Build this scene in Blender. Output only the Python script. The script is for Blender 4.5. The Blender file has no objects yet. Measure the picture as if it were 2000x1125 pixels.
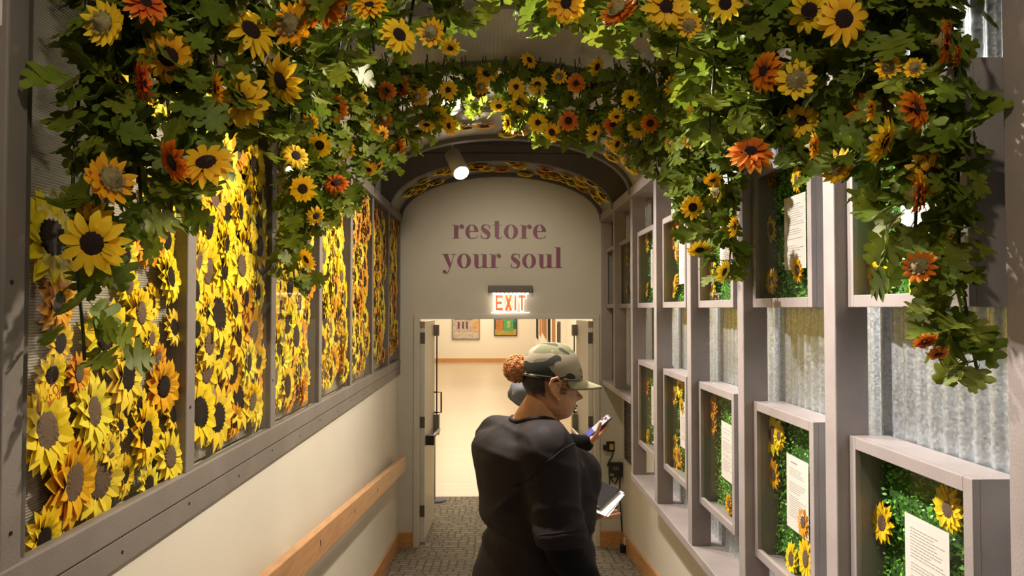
import bpy, bmesh, math, random
from mathutils import Vector, Matrix, Euler, noise

R = random.Random(7)
EZ = 2.31            # eye height above the gallery floor; everything below is written relative to the eye
C = bpy.context.scene.collection
SC = bpy.context.scene

# ------------------------------------------------------------------ camera, world, exposure
F = 1500.0
YAW = math.radians(1.22)
PITCH = math.radians(1.51)
cam_d = bpy.data.cameras.new('camera'); cam = bpy.data.objects.new('camera', cam_d); C.objects.link(cam)
cam_d.sensor_width = 36.0; cam_d.lens = 36.0 * F / 2000.0; cam_d.clip_start = 0.05; cam_d.clip_end = 200
cam.rotation_euler = Euler((math.radians(90) + PITCH, 0, -YAW), 'XYZ')
SC.camera = cam
CAMROT = cam.rotation_euler.to_matrix()

def ray(px, py):
    return (CAMROT @ Vector(((px - 1000.0) / F, (562.5 - py) / F, -1.0)))
def W(px, py, d):                       # the point of that sight line at distance d down the corridor
    r = ray(px, py); return r * (d / r.y)
def WX(px, py, x):                      # ... at a side plane
    r = ray(px, py); return r * (x / r.x)

w = bpy.data.worlds.new('world'); SC.world = w; w.use_nodes = True
w.node_tree.nodes['Background'].inputs[0].default_value = (1.0, 0.80, 0.58, 1)
w.node_tree.nodes['Background'].inputs[1].default_value = 0.07
SC.view_settings.view_transform = 'Standard'; SC.view_settings.look = 'None'
SC.view_settings.gamma = 1.0; SC.view_settings.use_curve_mapping = False
SC.view_settings.exposure = 0.22

def spot(name, loc, target, power, size=60, blend=0.5, col=(1.0, 0.80, 0.56), rad=0.035):
    l = bpy.data.lights.new(name, 'SPOT'); l.energy = power; l.color = col
    l.spot_size = math.radians(size); l.spot_blend = blend; l.shadow_soft_size = rad
    o = bpy.data.objects.new(name, l); C.objects.link(o); o.location = loc
    o.rotation_euler = (Vector(target) - Vector(loc)).to_track_quat('-Z', 'Y').to_euler(); return o
def area(name, loc, target, power, sx, sy, col=(1.0, 0.82, 0.6)):
    l = bpy.data.lights.new(name, 'AREA'); l.energy = power; l.color = col
    l.shape = 'RECTANGLE'; l.size = sx; l.size_y = sy
    o = bpy.data.objects.new(name, l); C.objects.link(o); o.location = loc
    o.rotation_euler = (Vector(target) - Vector(loc)).to_track_quat('-Z', 'Y').to_euler(); return o

# track spotlights down the vault, then added fill lights; those nearer than the fourth rib are out of the frame
WARM = (1.0, 0.85, 0.66)
for ly, pw in ((2.42, 250), (3.29, 150), (4.16, 150), (5.02, 150), (5.80, 110)):      # washing the timber grid, from just past each rib
    spot('track_and_fill', (-0.30, ly, 1.20), (1.15, ly - .80, -0.42), pw*1.1, 76, 0.8, (1.0, 0.89, 0.80))
for ly, pw in ((2.42, 150), (3.29, 100), (4.16, 105), (5.02, 105), (5.80, 80)):      # washing the sunflower bays
    spot('track_and_fill', (0.38, ly, 1.20), (-0.95, ly - .38, -0.2), pw, 88, 0.9, WARM)
spot('track_and_fill', (-0.265, 6.05, 1.02), (0.55, 4.6, -1.3), 70, 75, 0.5, WARM)
spot('track_and_fill', (-0.29, 4.85, 1.20), (0.1, 4.2, -1.0), 40, 120, 0.6, WARM)
spot('track_and_fill', (0.06, 5.5, 1.18), (0.06, 7.5, -0.2), 56, 80, 0.8, WARM)  # added spot without a seen source, brightens the lettered end wall
spot('track_and_fill', (0.50, 3.25, 1.12), (0.17, 2.2, -0.25), 55, 34, 0.7, WARM)  # unseen spot added to light the woman's face
spot('track_and_fill', (0.05, 2.60, 1.08), (0.05, 3.75, 1.30), 4, 110, 0.8, (1.0, 0.88, 0.74))  # unseen uplight added to brighten the vault sheet
area('overhead_fill', (0.05, 0.15, 1.35), (0.05, 2.2, -0.2), 4, 1.4, 0.5, WARM)  # soft light added overhead near the camera to lift the garland's front
spot('garland_fill', (-0.10, 0.45, 1.15), (-0.60, 1.75, 0.52), 24, 66, 0.8, WARM)  # pair of unseen spots added to brighten only the near garland
spot('garland_fill', (0.25, 0.45, 1.15), (0.75, 1.75, 0.45), 24, 66, 0.8, WARM)
# gallery ceiling lights
for gy in (11.5, 16, 21, 26.5, 31):
    area('gallery_light', (-0.8, gy, 1.6), (-0.8, gy, -2.3), 140, 3.0, 2.4, (1.0, 0.83, 0.6))
for gy in (10.8, 14.5, 19, 23, 27.5):
    spot('gallery_spot', (0.55, gy, 1.5), (1.64, gy, -0.9), 36, 50, 0.6, (1.0, 0.84, 0.62))

# ------------------------------------------------------------------ materials
def mat(name, col, rough=0.6, metal=0.0, spec=0.5, noise_amt=0.0, noise_scale=20, bump=0.0, bump_scale=80, emit=None, estr=0.0, hue_var=0.0, sheen=0.0, transl=0.0, stretch=None):
    m = bpy.data.materials.new(name); m.use_nodes = True
    nt = m.node_tree; N = nt.nodes; L = nt.links; b = N['Principled BSDF']
    b.inputs['Base Color'].default_value = (*col, 1); b.inputs['Roughness'].default_value = rough
    b.inputs['Metallic'].default_value = metal; b.inputs['Specular IOR Level'].default_value = spec
    if sheen: b.inputs['Sheen Weight'].default_value = sheen
    if emit: b.inputs['Emission Color'].default_value = (*emit, 1); b.inputs['Emission Strength'].default_value = estr
    tc = N.new('ShaderNodeTexCoord'); src = tc.outputs['Object']
    if stretch:
        mp = N.new('ShaderNodeMapping'); mp.inputs['Scale'].default_value = stretch; L.new(src, mp.inputs[0]); src = mp.outputs[0]
    colout = None
    if noise_amt:
        n = N.new('ShaderNodeTexNoise'); n.inputs['Scale'].default_value = noise_scale; n.inputs['Detail'].default_value = 4; L.new(src, n.inputs['Vector'])
        r = N.new('ShaderNodeMapRange'); r.inputs[3].default_value = 1 - noise_amt; r.inputs[4].default_value = 1 + noise_amt; r.inputs[1].default_value = 0.3; r.inputs[2].default_value = 0.7
        L.new(n.outputs['Fac'], r.inputs[0])
        mx = N.new('ShaderNodeVectorMath'); mx.operation = 'SCALE'; mx.inputs[0].default_value = col; L.new(r.outputs[0], mx.inputs['Scale'])
        colout = mx.outputs[0]
    if hue_var:
        oi = N.new('ShaderNodeObjectInfo'); hs = N.new('ShaderNodeHueSaturation')
        a = N.new('ShaderNodeMapRange'); a.inputs[3].default_value = 0.5 - hue_var; a.inputs[4].default_value = 0.5 + hue_var; L.new(oi.outputs['Random'], a.inputs[0]); L.new(a.outputs[0], hs.inputs['Hue'])
        v = N.new('ShaderNodeMapRange'); v.inputs[3].default_value = 0.8; v.inputs[4].default_value = 1.15
        mu = N.new('ShaderNodeMath'); mu.operation = 'MULTIPLY'; mu.inputs[1].default_value = 7.31; fr = N.new('ShaderNodeMath'); fr.operation = 'FRACT'
        L.new(oi.outputs['Random'], mu.inputs[0]); L.new(mu.outputs[0], fr.inputs[0]); L.new(fr.outputs[0], v.inputs[0]); L.new(v.outputs[0], hs.inputs['Value'])
        if colout: L.new(colout, hs.inputs['Color'])
        else: hs.inputs['Color'].default_value = (*col, 1)
        colout = hs.outputs[0]
    if colout: L.new(colout, b.inputs['Base Color'])
    if bump:
        n2 = N.new('ShaderNodeTexNoise'); n2.inputs['Scale'].default_value = bump_scale; n2.inputs['Detail'].default_value = 5; L.new(src, n2.inputs['Vector'])
        bp = N.new('ShaderNodeBump'); bp.inputs['Strength'].default_value = bump; bp.inputs['Distance'].default_value = 0.01
        L.new(n2.outputs['Fac'], bp.inputs['Height']); L.new(bp.outputs[0], b.inputs['Normal'])
    if transl:
        t = N.new('ShaderNodeBsdfTranslucent'); ms = N.new('ShaderNodeMixShader'); ms.inputs[0].default_value = transl
        if colout: L.new(colout, t.inputs[0])
        else: t.inputs[0].default_value = (*col, 1)
        L.new(b.outputs[0], ms.inputs[1]); L.new(t.outputs[0], ms.inputs[2]); L.new(ms.outputs[0], N['Material Output'].inputs[0])
    return m

def radial_mat(name, stops, rough=0.6, transl=0.2, span=0.065):
    """colour that runs from a flower's heart to its petal tips, with a small change from flower to flower"""
    m = bpy.data.materials.new(name); m.use_nodes = True
    nt = m.node_tree; N = nt.nodes; L = nt.links; b = N['Principled BSDF']; b.inputs['Roughness'].default_value = rough
    b.inputs['Specular IOR Level'].default_value = 0.3
    tc = N.new('ShaderNodeTexCoord'); sp = N.new('ShaderNodeSeparateXYZ'); L.new(tc.outputs['Object'], sp.inputs[0])
    cb = N.new('ShaderNodeCombineXYZ'); L.new(sp.outputs[0], cb.inputs[0]); L.new(sp.outputs[1], cb.inputs[1])
    ln = N.new('ShaderNodeVectorMath'); ln.operation = 'LENGTH'; L.new(cb.outputs[0], ln.inputs[0])
    dv = N.new('ShaderNodeMath'); dv.operation = 'DIVIDE'; dv.inputs[1].default_value = span; L.new(ln.outputs['Value'], dv.inputs[0])
    cr = N.new('ShaderNodeValToRGB'); L.new(dv.outputs[0], cr.inputs[0])
    while len(cr.color_ramp.elements) < len(stops): cr.color_ramp.elements.new(0.5)
    for e, (p, c) in zip(cr.color_ramp.elements, stops): e.position = p; e.color = (*c, 1)
    oi = N.new('ShaderNodeObjectInfo'); hs = N.new('ShaderNodeHueSaturation'); L.new(cr.outputs[0], hs.inputs['Color'])
    a = N.new('ShaderNodeMapRange'); a.inputs[3].default_value = 0.486; a.inputs[4].default_value = 0.512; L.new(oi.outputs['Random'], a.inputs[0]); L.new(a.outputs[0], hs.inputs['Hue'])
    L.new(hs.outputs[0], b.inputs['Base Color'])
    t = N.new('ShaderNodeBsdfTranslucent'); L.new(hs.outputs[0], t.inputs[0]); ms = N.new('ShaderNodeMixShader'); ms.inputs[0].default_value = transl
    L.new(b.outputs[0], ms.inputs[1]); L.new(t.outputs[0], ms.inputs[2]); L.new(ms.outputs[0], N['Material Output'].inputs[0])
    return m

M = {}
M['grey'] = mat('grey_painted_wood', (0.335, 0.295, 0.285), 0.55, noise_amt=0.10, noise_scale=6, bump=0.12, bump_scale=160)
M['grey_shaded'] = mat('shaded_grey_painted_wood', (0.205, 0.180, 0.163), 0.55, noise_amt=0.10, noise_scale=6, bump=0.12, bump_scale=160)  # darker copy of the timber grey, standing in for weaker light on this wall
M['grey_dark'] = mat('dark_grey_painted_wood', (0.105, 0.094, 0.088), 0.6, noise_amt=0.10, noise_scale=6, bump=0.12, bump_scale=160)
M['wall'] = mat('cream_wall_paint', (0.72, 0.68, 0.59), 0.65, noise_amt=0.02, noise_scale=3, bump=0.03, bump_scale=200)
M['door_wall'] = mat('pale_grey_wall_paint', (0.60, 0.58, 0.50), 0.6, noise_amt=0.02, noise_scale=3, bump=0.03, bump_scale=200)
M['door'] = mat('door_paint', (0.66, 0.63, 0.55), 0.4)
M['oak'] = mat('light_wood', (0.55, 0.27, 0.10), 0.4, noise_amt=0.22, noise_scale=5, stretch=(8, 0.7, 8), bump=0.05, bump_scale=30)
M['rail'] = mat('maple_wood', (0.52, 0.28, 0.13), 0.38, noise_amt=0.18, noise_scale=6, stretch=(10, 0.8, 10))
M['dark'] = mat('black_plastic', (0.015, 0.014, 0.014), 0.4)
M['steel'] = mat('brushed_steel', (0.30, 0.29, 0.27), 0.35, metal=0.9)
M['bronze'] = mat('dull_hinge_metal', (0.14, 0.13, 0.12), 0.45, metal=0.6)
M['white'] = mat('white_enamel', (0.7, 0.68, 0.64), 0.45)
M['paper'] = mat('white_paper', (0.86, 0.80, 0.77), 0.7)
M['ink'] = mat('grey_print', (0.42, 0.38, 0.37), 0.7)
M['plum'] = mat('plum_vinyl', (0.235, 0.062, 0.135), 0.5)
M['vine'] = mat('vine_plastic', (0.03, 0.045, 0.015), 0.5)
M['leaf'] = mat('leaf_fabric', (0.150, 0.200, 0.016), 0.55, noise_amt=0.25, noise_scale=25, hue_var=0.02, transl=0.3, spec=0.35)
M['boxleaf'] = mat('boxwood_plastic', (0.25, 0.58, 0.10), 0.28, noise_amt=0.55, noise_scale=22, transl=0.15)
M['boxback'] = mat('dark_green_mat', (0.05, 0.15, 0.025), 0.8)
M['calyx'] = mat('calyx_green', (0.23, 0.19, 0.075), 0.75, noise_amt=0.3, noise_scale=120)
M['heart'] = mat('dark_seed_heart', (0.022, 0.006, 0.006), 0.8, bump=0.8, bump_scale=400)
M['heart_paper'] = mat('dark_brown_paper', (0.022, 0.013, 0.010), 0.85, spec=0.15, noise_amt=0.4, noise_scale=60, bump=0.3, bump_scale=120)
M['heart_brown'] = mat('brown_paper', (0.14, 0.085, 0.05), 0.75, noise_amt=0.2, noise_scale=60)
M['pet_y'] = radial_mat('yellow_petal', [(0.0, (0.78, 0.34, 0.008)), (0.45, (0.90, 0.55, 0.015)), (1.0, (0.95, 0.66, 0.035))])
M['pet_g'] = radial_mat('golden_petal', [(0.0, (0.66, 0.22, 0.005)), (0.5, (0.88, 0.43, 0.01)), (1.0, (0.93, 0.57, 0.02))])
M['pet_o'] = radial_mat('orange_petal', [(0.0, (0.30, 0.035, 0.004)), (0.5, (0.62, 0.12, 0.006)), (1.0, (0.78, 0.25, 0.012))])
M['pap_y'] = radial_mat('bright_yellow_paper', [(0.0, (0.88, 0.52, 0.008)), (1.0, (0.95, 0.70, 0.018))], 0.6, 0.12)
M['pap_l'] = radial_mat('lemon_paper', [(0.0, (0.90, 0.58, 0.015)), (1.0, (0.96, 0.76, 0.05))], 0.6, 0.12)
M['pap_o'] = radial_mat('orange_yellow_paper', [(0.0, (0.75, 0.25, 0.006)), (1.0, (0.88, 0.42, 0.01))], 0.6, 0.12)
M['pap_s'] = radial_mat('mixed_paper', [(0.0, (0.80, 0.40, 0.008)), (1.0, (0.88, 0.55, 0.015))], 0.6, 0.12, span=100)
M['ceiling'] = mat('ceiling_paint', (0.62, 0.58, 0.50), 0.7)
M['skin'] = mat('brown_skin', (0.50, 0.245, 0.12), 0.5, noise_amt=0.06, noise_scale=60, spec=0.35)
M['skin2'] = mat('tan_skin', (0.42, 0.20, 0.11), 0.5, spec=0.35)
M['lips'] = mat('lip_colour', (0.36, 0.14, 0.095), 0.45)
M['tee'] = mat('washed_black_cotton', (0.0145, 0.0098, 0.011), 0.8, noise_amt=0.12, noise_scale=90, spec=0.3)
M['black'] = mat('black_knit', (0.005, 0.0045, 0.005), 0.9, spec=0.2, bump=0.3, bump_scale=300)
M['trouser'] = mat('dark_trouser_cloth', (0.022, 0.018, 0.02), 0.85)
M['hair'] = mat('dark_brown_hair', (0.016, 0.008, 0.005), 0.6)
def fade_hair():
    m = mat('faded_hair', (0.016, 0.008, 0.005), 0.6); nt = m.node_tree; N = nt.nodes; L = nt.links
    g = N.new('ShaderNodeAttribute'); g.attribute_name = 'fade'; n = N.new('ShaderNodeTexNoise'); n.inputs['Scale'].default_value = 900; tc = N.new('ShaderNodeTexCoord'); L.new(tc.outputs['Object'], n.inputs['Vector'])
    r = N.new('ShaderNodeMapRange'); r.inputs[1].default_value = .3; r.inputs[2].default_value = .7; L.new(n.outputs['Fac'], r.inputs[0])
    c = N.new('ShaderNodeMath'); c.operation = 'LESS_THAN'; L.new(r.outputs[0], c.inputs[0]); L.new(g.outputs['Fac'], c.inputs[1]); L.new(c.outputs[0], N['Principled BSDF'].inputs['Alpha']); return m
M['fade'] = fade_hair()
M['curl'] = mat('brown_curls', (0.10, 0.045, 0.02), 0.4)
M['bun'] = mat('copper_hair', (0.58, 0.25, 0.075), 0.6, noise_amt=0.35, noise_scale=120)
M['gold'] = mat('gold', (0.8, 0.5, 0.15), 0.25, metal=1.0)
M['denim'] = mat('blue_grey_cloth', (0.15, 0.16, 0.20), 0.85, noise_amt=0.1, noise_scale=50)
M['gallery_wall'] = mat('gallery_wall_paint', (0.80, 0.75, 0.65), 0.7)
M['eyewhite'] = mat('eye_white', (0.6, 0.55, 0.5), 0.3)

def camo():
    m = mat('camouflage_cotton', (0.2, 0.19, 0.1), 0.85, bump=0.1, bump_scale=500); nt = m.node_tree; N = nt.nodes; L = nt.links; b = N['Principled BSDF']
    tc = N.new('ShaderNodeTexCoord'); prev = None
    for i, (c, sc, th, off) in enumerate([((0.26, 0.22, 0.155), 1, 0, 0), ((0.13, 0.13, 0.06), 11, 0.51, 3.1), ((0.30, 0.25, 0.15), 15, 0.60, 9.7), ((0.020, 0.020, 0.012), 14, 0.58, 5.3)]):
        if i == 0:
            prev = N.new('ShaderNodeRGB'); prev.outputs[0].default_value = (*c, 1); prev = prev.outputs[0]; continue
        mp = N.new('ShaderNodeMapping'); mp.inputs['Location'].default_value = (off, off * 2, off); mp.inputs['Scale'].default_value = (0.7, 1, 1.5); L.new(tc.outputs['Object'], mp.inputs[0])
        n = N.new('ShaderNodeTexNoise'); n.inputs['Scale'].default_value = sc; n.inputs['Detail'].default_value = 2; n.inputs['Distortion'].default_value = 0.8; L.new(mp.outputs[0], n.inputs['Vector'])
        g = N.new('ShaderNodeMath'); g.operation = 'GREATER_THAN'; g.inputs[1].default_value = th; L.new(n.outputs['Fac'], g.inputs[0])
        mx = N.new('ShaderNodeMix'); mx.data_type = 'RGBA'; L.new(g.outputs[0], mx.inputs[0]); L.new(prev, mx.inputs[6]); mx.inputs[7].default_value = (*c, 1); prev = mx.outputs[2]
    L.new(prev, b.inputs['Base Color']); return m
M['camo'] = camo()
M['visor'] = mat('olive_cotton', (0.23, 0.20, 0.115), 0.85, noise_amt=0.1, noise_scale=40)

def thin_glass():
    m = bpy.data.materials.new('clear_sheet'); m.use_nodes = True; nt = m.node_tree; N = nt.nodes; L = nt.links
    N.remove(N['Principled BSDF'])
    t = N.new('ShaderNodeBsdfTransparent'); t.inputs[0].default_value = (0.97, 0.975, 0.965, 1)
    g = N.new('ShaderNodeBsdfGlossy'); g.inputs['Roughness'].default_value = 0.02
    fr = N.new('ShaderNodeFresnel'); fr.inputs['IOR'].default_value = 1.45
    mu = N.new('ShaderNodeMath'); mu.operation = 'MULTIPLY'; mu.inputs[1].default_value = 0.07; L.new(fr.outputs[0], mu.inputs[0])
    mx = N.new('ShaderNodeMixShader'); L.new(mu.outputs[0], mx.inputs[0]); L.new(t.outputs[0], mx.inputs[1]); L.new(g.outputs[0], mx.inputs[2]); L.new(mx.outputs[0], N['Material Output'].inputs[0])
    return m
M['glass'] = thin_glass()

def fluted():
    """twin-wall plastic sheet: fine flutes that run along the corridor"""
    m = mat('fluted_plastic_sheet', (0.44, 0.41, 0.35), 0.24, spec=0.8); nt = m.node_tree; N = nt.nodes; L = nt.links; b = N['Principled BSDF']
    uv = N.new('ShaderNodeUVMap'); sp = N.new('ShaderNodeSeparateXYZ'); L.new(uv.outputs[0], sp.inputs[0])
    s = N.new('ShaderNodeMath'); s.operation = 'MULTIPLY'; s.inputs[1].default_value = 2 * math.pi / 0.0065; L.new(sp.outputs[1], s.inputs[0])
    sn = N.new('ShaderNodeMath'); sn.operation = 'SINE'; L.new(s.outputs[0], sn.inputs[0])
    cr = N.new('ShaderNodeMapRange'); cr.inputs[1].default_value = -1; cr.inputs[2].default_value = 1; cr.inputs[3].default_value = 0.62; cr.inputs[4].default_value = 1.12; L.new(sn.outputs[0], cr.inputs[0])
    vm = N.new('ShaderNodeVectorMath'); vm.operation = 'SCALE'; vm.inputs[0].default_value = (0.44, 0.41, 0.35); L.new(cr.outputs[0], vm.inputs['Scale']); L.new(vm.outputs[0], b.inputs['Base Color'])
    bp = N.new('ShaderNodeBump'); bp.inputs['Strength'].default_value = 0.35; bp.inputs['Distance'].default_value = 0.002; L.new(sn.outputs[0], bp.inputs['Height']); L.new(bp.outputs[0], b.inputs['Normal'])
    return m
M['sheet'] = fluted()

def galvanised():
    m = mat('galvanised_steel', (0.60, 0.67, 0.73), 0.38, metal=0.75, bump=0.04, bump_scale=40); nt = m.node_tree; N = nt.nodes; L = nt.links; b = N['Principled BSDF']
    tc = N.new('ShaderNodeTexCoord'); v = N.new('ShaderNodeTexVoronoi'); v.inputs['Scale'].default_value = 130; L.new(tc.outputs['Object'], v.inputs['Vector'])
    sp = N.new('ShaderNodeSeparateColor'); L.new(v.outputs['Color'], sp.inputs[0])
    r = N.new('ShaderNodeMapRange'); r.inputs[3].default_value = 0.82; r.inputs[4].default_value = 1.12; L.new(sp.outputs[0], r.inputs[0])
    vm = N.new('ShaderNodeVectorMath'); vm.operation = 'SCALE'; vm.inputs[0].default_value = (0.60, 0.67, 0.73); L.new(r.outputs[0], vm.inputs['Scale']); L.new(vm.outputs[0], b.inputs['Base Color'])
    r2 = N.new('ShaderNodeMapRange'); r2.inputs[3].default_value = 0.3; r2.inputs[4].default_value = 0.5; L.new(sp.outputs[1], r2.inputs[0]); L.new(r2.outputs[0], b.inputs['Roughness'])
    return m
M['metal'] = galvanised()

def carpet():
    m = mat('carpet', (0.14, 0.13, 0.11), 0.95, spec=0.1); nt = m.node_tree; N = nt.nodes; L = nt.links; b = N['Principled BSDF']
    tc = N.new('ShaderNodeTexCoord'); prev = None
    def brick(rot, sc, w_, h_, off):
        mp = N.new('ShaderNodeMapping'); mp.inputs['Rotation'].default_value = (0, 0, rot); mp.inputs['Location'].default_value = (off, off, 0); L.new(tc.outputs['Object'], mp.inputs[0])
        br = N.new('ShaderNodeTexBrick'); br.inputs['Scale'].default_value = sc; br.inputs['Brick Width'].default_value = w_; br.inputs['Row Height'].default_value = h_
        br.inputs['Mortar Size'].default_value = 0.018; br.inputs['Mortar Smooth'].default_value = 0.1; br.offset = 0.37; br.squash = 0.6; br.squash_frequency = 3
        br.inputs['Color1'].default_value = (0.33, 0.30, 0.255, 1); br.inputs['Color2'].default_value = (0.25, 0.23, 0.195, 1); br.inputs['Mortar'].default_value = (0.165, 0.152, 0.13, 1)
        L.new(mp.outputs[0], br.inputs[0]); return br.outputs['Color']
    a = brick(0, 1.7, 0.26, 0.13, 0); c = brick(math.pi / 2, 1.7, 0.24, 0.12, 0.13)
    ck = N.new('ShaderNodeTexNoise'); ck.inputs['Scale'].default_value = 3.0; ck.inputs['Detail'].default_value = 0; L.new(tc.outputs['Object'], ck.inputs['Vector'])
    g = N.new('ShaderNodeMath'); g.operation = 'GREATER_THAN'; g.inputs[1].default_value = 0.56; L.new(ck.outputs[0], g.inputs[0])
    mx = N.new('ShaderNodeMix'); mx.data_type = 'RGBA'; L.new(g.outputs[0], mx.inputs[0]); L.new(a, mx.inputs[6]); L.new(c, mx.inputs[7])
    n = N.new('ShaderNodeTexNoise'); n.inputs['Scale'].default_value = 90; n.inputs['Detail'].default_value = 3; L.new(tc.outputs['Object'], n.inputs['Vector'])
    r = N.new('ShaderNodeMapRange'); r.inputs[3].default_value = 0.75; r.inputs[4].default_value = 1.3; L.new(n.outputs[0], r.inputs[0])
    vm = N.new('ShaderNodeVectorMath'); vm.operation = 'SCALE'; L.new(mx.outputs[2], vm.inputs[0]); L.new(r.outputs[0], vm.inputs['Scale']); L.new(vm.outputs[0], b.inputs['Base Color'])
    bp = N.new('ShaderNodeBump'); bp.inputs['Strength'].default_value = 0.4; bp.inputs['Distance'].default_value = 0.004; L.new(n.outputs[0], bp.inputs['Height']); L.new(bp.outputs[0], b.inputs['Normal'])
    return m
M['carpet'] = carpet()
M['gallery_floor'] = mat('polished_pale_floor', (0.43, 0.335, 0.215), 0.28, noise_amt=0.08, noise_scale=1.2, stretch=(0.6, 5, 1))

# ------------------------------------------------------------------ mesh helpers
class MB:
    def __init__(s): s.v = []; s.f = []; s.uv = None
    def add(s, v, f):
        o = len(s.v); s.v += [tuple(p) for p in v]; s.f += [tuple(i + o for i in q) for q in f]; return s
    def box(s, x0, x1, y0, y1, z0, z1):
        v = [(x0,y0,z0),(x1,y0,z0),(x1,y1,z0),(x0,y1,z0),(x0,y0,z1),(x1,y0,z1),(x1,y1,z1),(x0,y1,z1)]
        return s.add(v, [(0,3,2,1),(4,5,6,7),(0,1,5,4),(1,2,6,5),(2,3,7,6),(3,0,4,7)])
    def obox(s, c, ax, ay, az, hx, hy, hz):
        c = Vector(c); P = []
        for k in (-1, 1):
            for (i, j) in ((-1,-1),(1,-1),(1,1),(-1,1)): P.append(c + ax*hx*i + ay*hy*j + az*hz*k)
        return s.add(P, [(0,3,2,1),(4,5,6,7),(0,1,5,4),(1,2,6,5),(2,3,7,6),(3,0,4,7)])
    def loft(s, rings, cap=True, closed=True):
        n = len(rings[0]); v = [p for r in rings for p in r]; f = []
        for i in range(len(rings) - 1):
            for j in range(n if closed else n - 1):
                k = (j + 1) % n; f.append((i*n+j, i*n+k, (i+1)*n+k, (i+1)*n+j))
        if cap and closed:
            f.append(tuple(range(n))[::-1]); f.append(tuple((len(rings)-1)*n + j for j in range(n)))
        return s.add(v, f)
    def tube(s, pts, r, seg=8, cap=True):
        pts = [Vector(p) for p in pts]; rs = r if isinstance(r, (list, tuple)) else [r]*len(pts); rings = []
        up = None
        for i, p in enumerate(pts):
            t = (pts[min(i+1, len(pts)-1)] - pts[max(i-1, 0)]).normalized()
            a = t.cross(Vector((0, 0, 1)) if abs(t.z) < 0.9 else Vector((1, 0, 0))).normalized()
            if up is not None:
                a = (up - t * up.dot(t)).normalized()
            up = a; b = t.cross(a)
            rings.append([p + (a*math.cos(2*math.pi*k/seg) + b*math.sin(2*math.pi*k/seg))*rs[i] for k in range(seg)])
        return s.loft(rings, cap)
    def cone(s, p0, p1, r0, r1, seg=16, caps=4):
        p0 = Vector(p0); p1 = Vector(p1); t = (p1-p0).normalized(); P = []; Rr = []
        for i in range(caps, 0, -1):
            a = math.pi/2*i/caps*0.98; P.append(p0 - t*r0*math.sin(a)); Rr.append(r0*math.cos(a))
        P += [p0, p0.lerp(p1, .5), p1]; Rr += [r0, (r0+r1)/2, r1]
        for i in range(1, caps+1):
            a = math.pi/2*i/caps*0.98; P.append(p1 + t*r1*math.sin(a)); Rr.append(r1*math.cos(a))
        return s.tube(P, Rr, seg)
    def ell(s, c, ax, ay, az, seg=16, rng=10):
        c = Vector(c); rings = []
        for i in range(rng+1):
            th = math.pi*(0.02 + 0.96*i/rng); rings.append([c + az*(-math.cos(th)) + (ax*math.cos(2*math.pi*k/seg) + ay*math.sin(2*math.pi*k/seg))*math.sin(th) for k in range(seg)])
        return s.loft(rings)
    def torus(s, c, ax, ay, r0, r1, seg=12, seg2=5, arc=(0, 2*math.pi)):
        c = Vector(c); full = abs(arc[1]-arc[0]) > 6.2; n = ax.cross(ay).normalized(); rings = []
        for i in range(seg if full else seg+1):
            a = arc[0] + (arc[1]-arc[0])*i/seg; d = ax*math.cos(a) + ay*math.sin(a); dn = d.normalized()
            rings.append([c + d*r0 + (dn*math.cos(2*math.pi*k/seg2) + n*math.sin(2*math.pi*k/seg2))*r1 for k in range(seg2)])
        if full: rings.append(rings[0])
        return s.loft(rings, cap=not full)
    def poly(s, pts, origin, ax, ay, n, th):
        o = Vector(origin); k = len(pts); v = [o + ax*x + ay*y for x, y in pts] + [o + ax*x + ay*y + n*th for x, y in pts]
        return s.add(v, [tuple(range(k))[::-1], tuple(range(k, 2*k))] + [(i, (i+1) % k, k+(i+1) % k, k+i) for i in range(k)])
    def mesh(s, name, m, smooth=False):
        me = bpy.data.meshes.new(name); me.from_pydata(s.v, [], s.f); me.update()
        if m: me.materials.append(m)
        if smooth: me.polygons.foreach_set('use_smooth', [True]*len(me.polygons))
        return me
    def build(s, name, m, parent=None, smooth=False, normals=True):
        me = s.mesh(name, m, smooth)
        if normals:
            bm = bmesh.new(); bm.from_mesh(me); bmesh.ops.recalc_face_normals(bm, faces=bm.faces); bm.to_mesh(me); bm.free()
        return link(name, me, parent)

def link(name, me, parent=None, loc=None, rot=None, scale=None):
    o = bpy.data.objects.new(name, me); C.objects.link(o)
    if parent: o.parent = parent
    if loc is not None: o.location = loc
    if rot is not None: o.rotation_euler = rot
    if scale is not None: o.scale = (scale,)*3 if not hasattr(scale, '__len__') else scale
    return o
def empty(name, loc): return link(name, None, None, loc)
def tag(o, label=None, cat=None, group=None, kind=None):
    if label: o['label'] = label
    if cat: o['category'] = cat
    if group: o['group'] = group
    if kind: o['kind'] = kind
    return o
def bevel(o, wd=0.004, seg=2):
    b = o.modifiers.new('bevel', 'BEVEL'); b.width = wd; b.segments = seg; b.limit_method = 'ANGLE'; return o
ORD = ['first','second','third','fourth','fifth','sixth','seventh','eighth','ninth','tenth','eleventh','twelfth','thirteenth','fourteenth','fifteenth','sixteenth','seventeenth','eighteenth','nineteenth','twentieth'] + ['twenty-'+q for q in ('first','second','third','fourth','fifth','sixth','seventh','eighth','ninth')] + ['thirtieth'] + ['thirty-'+q for q in ('first','second','third','fourth','fifth','sixth','seventh','eighth','ninth')]
X_, Y_, Z_ = Vector((1,0,0)), Vector((0,1,0)), Vector((0,0,1))

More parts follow.
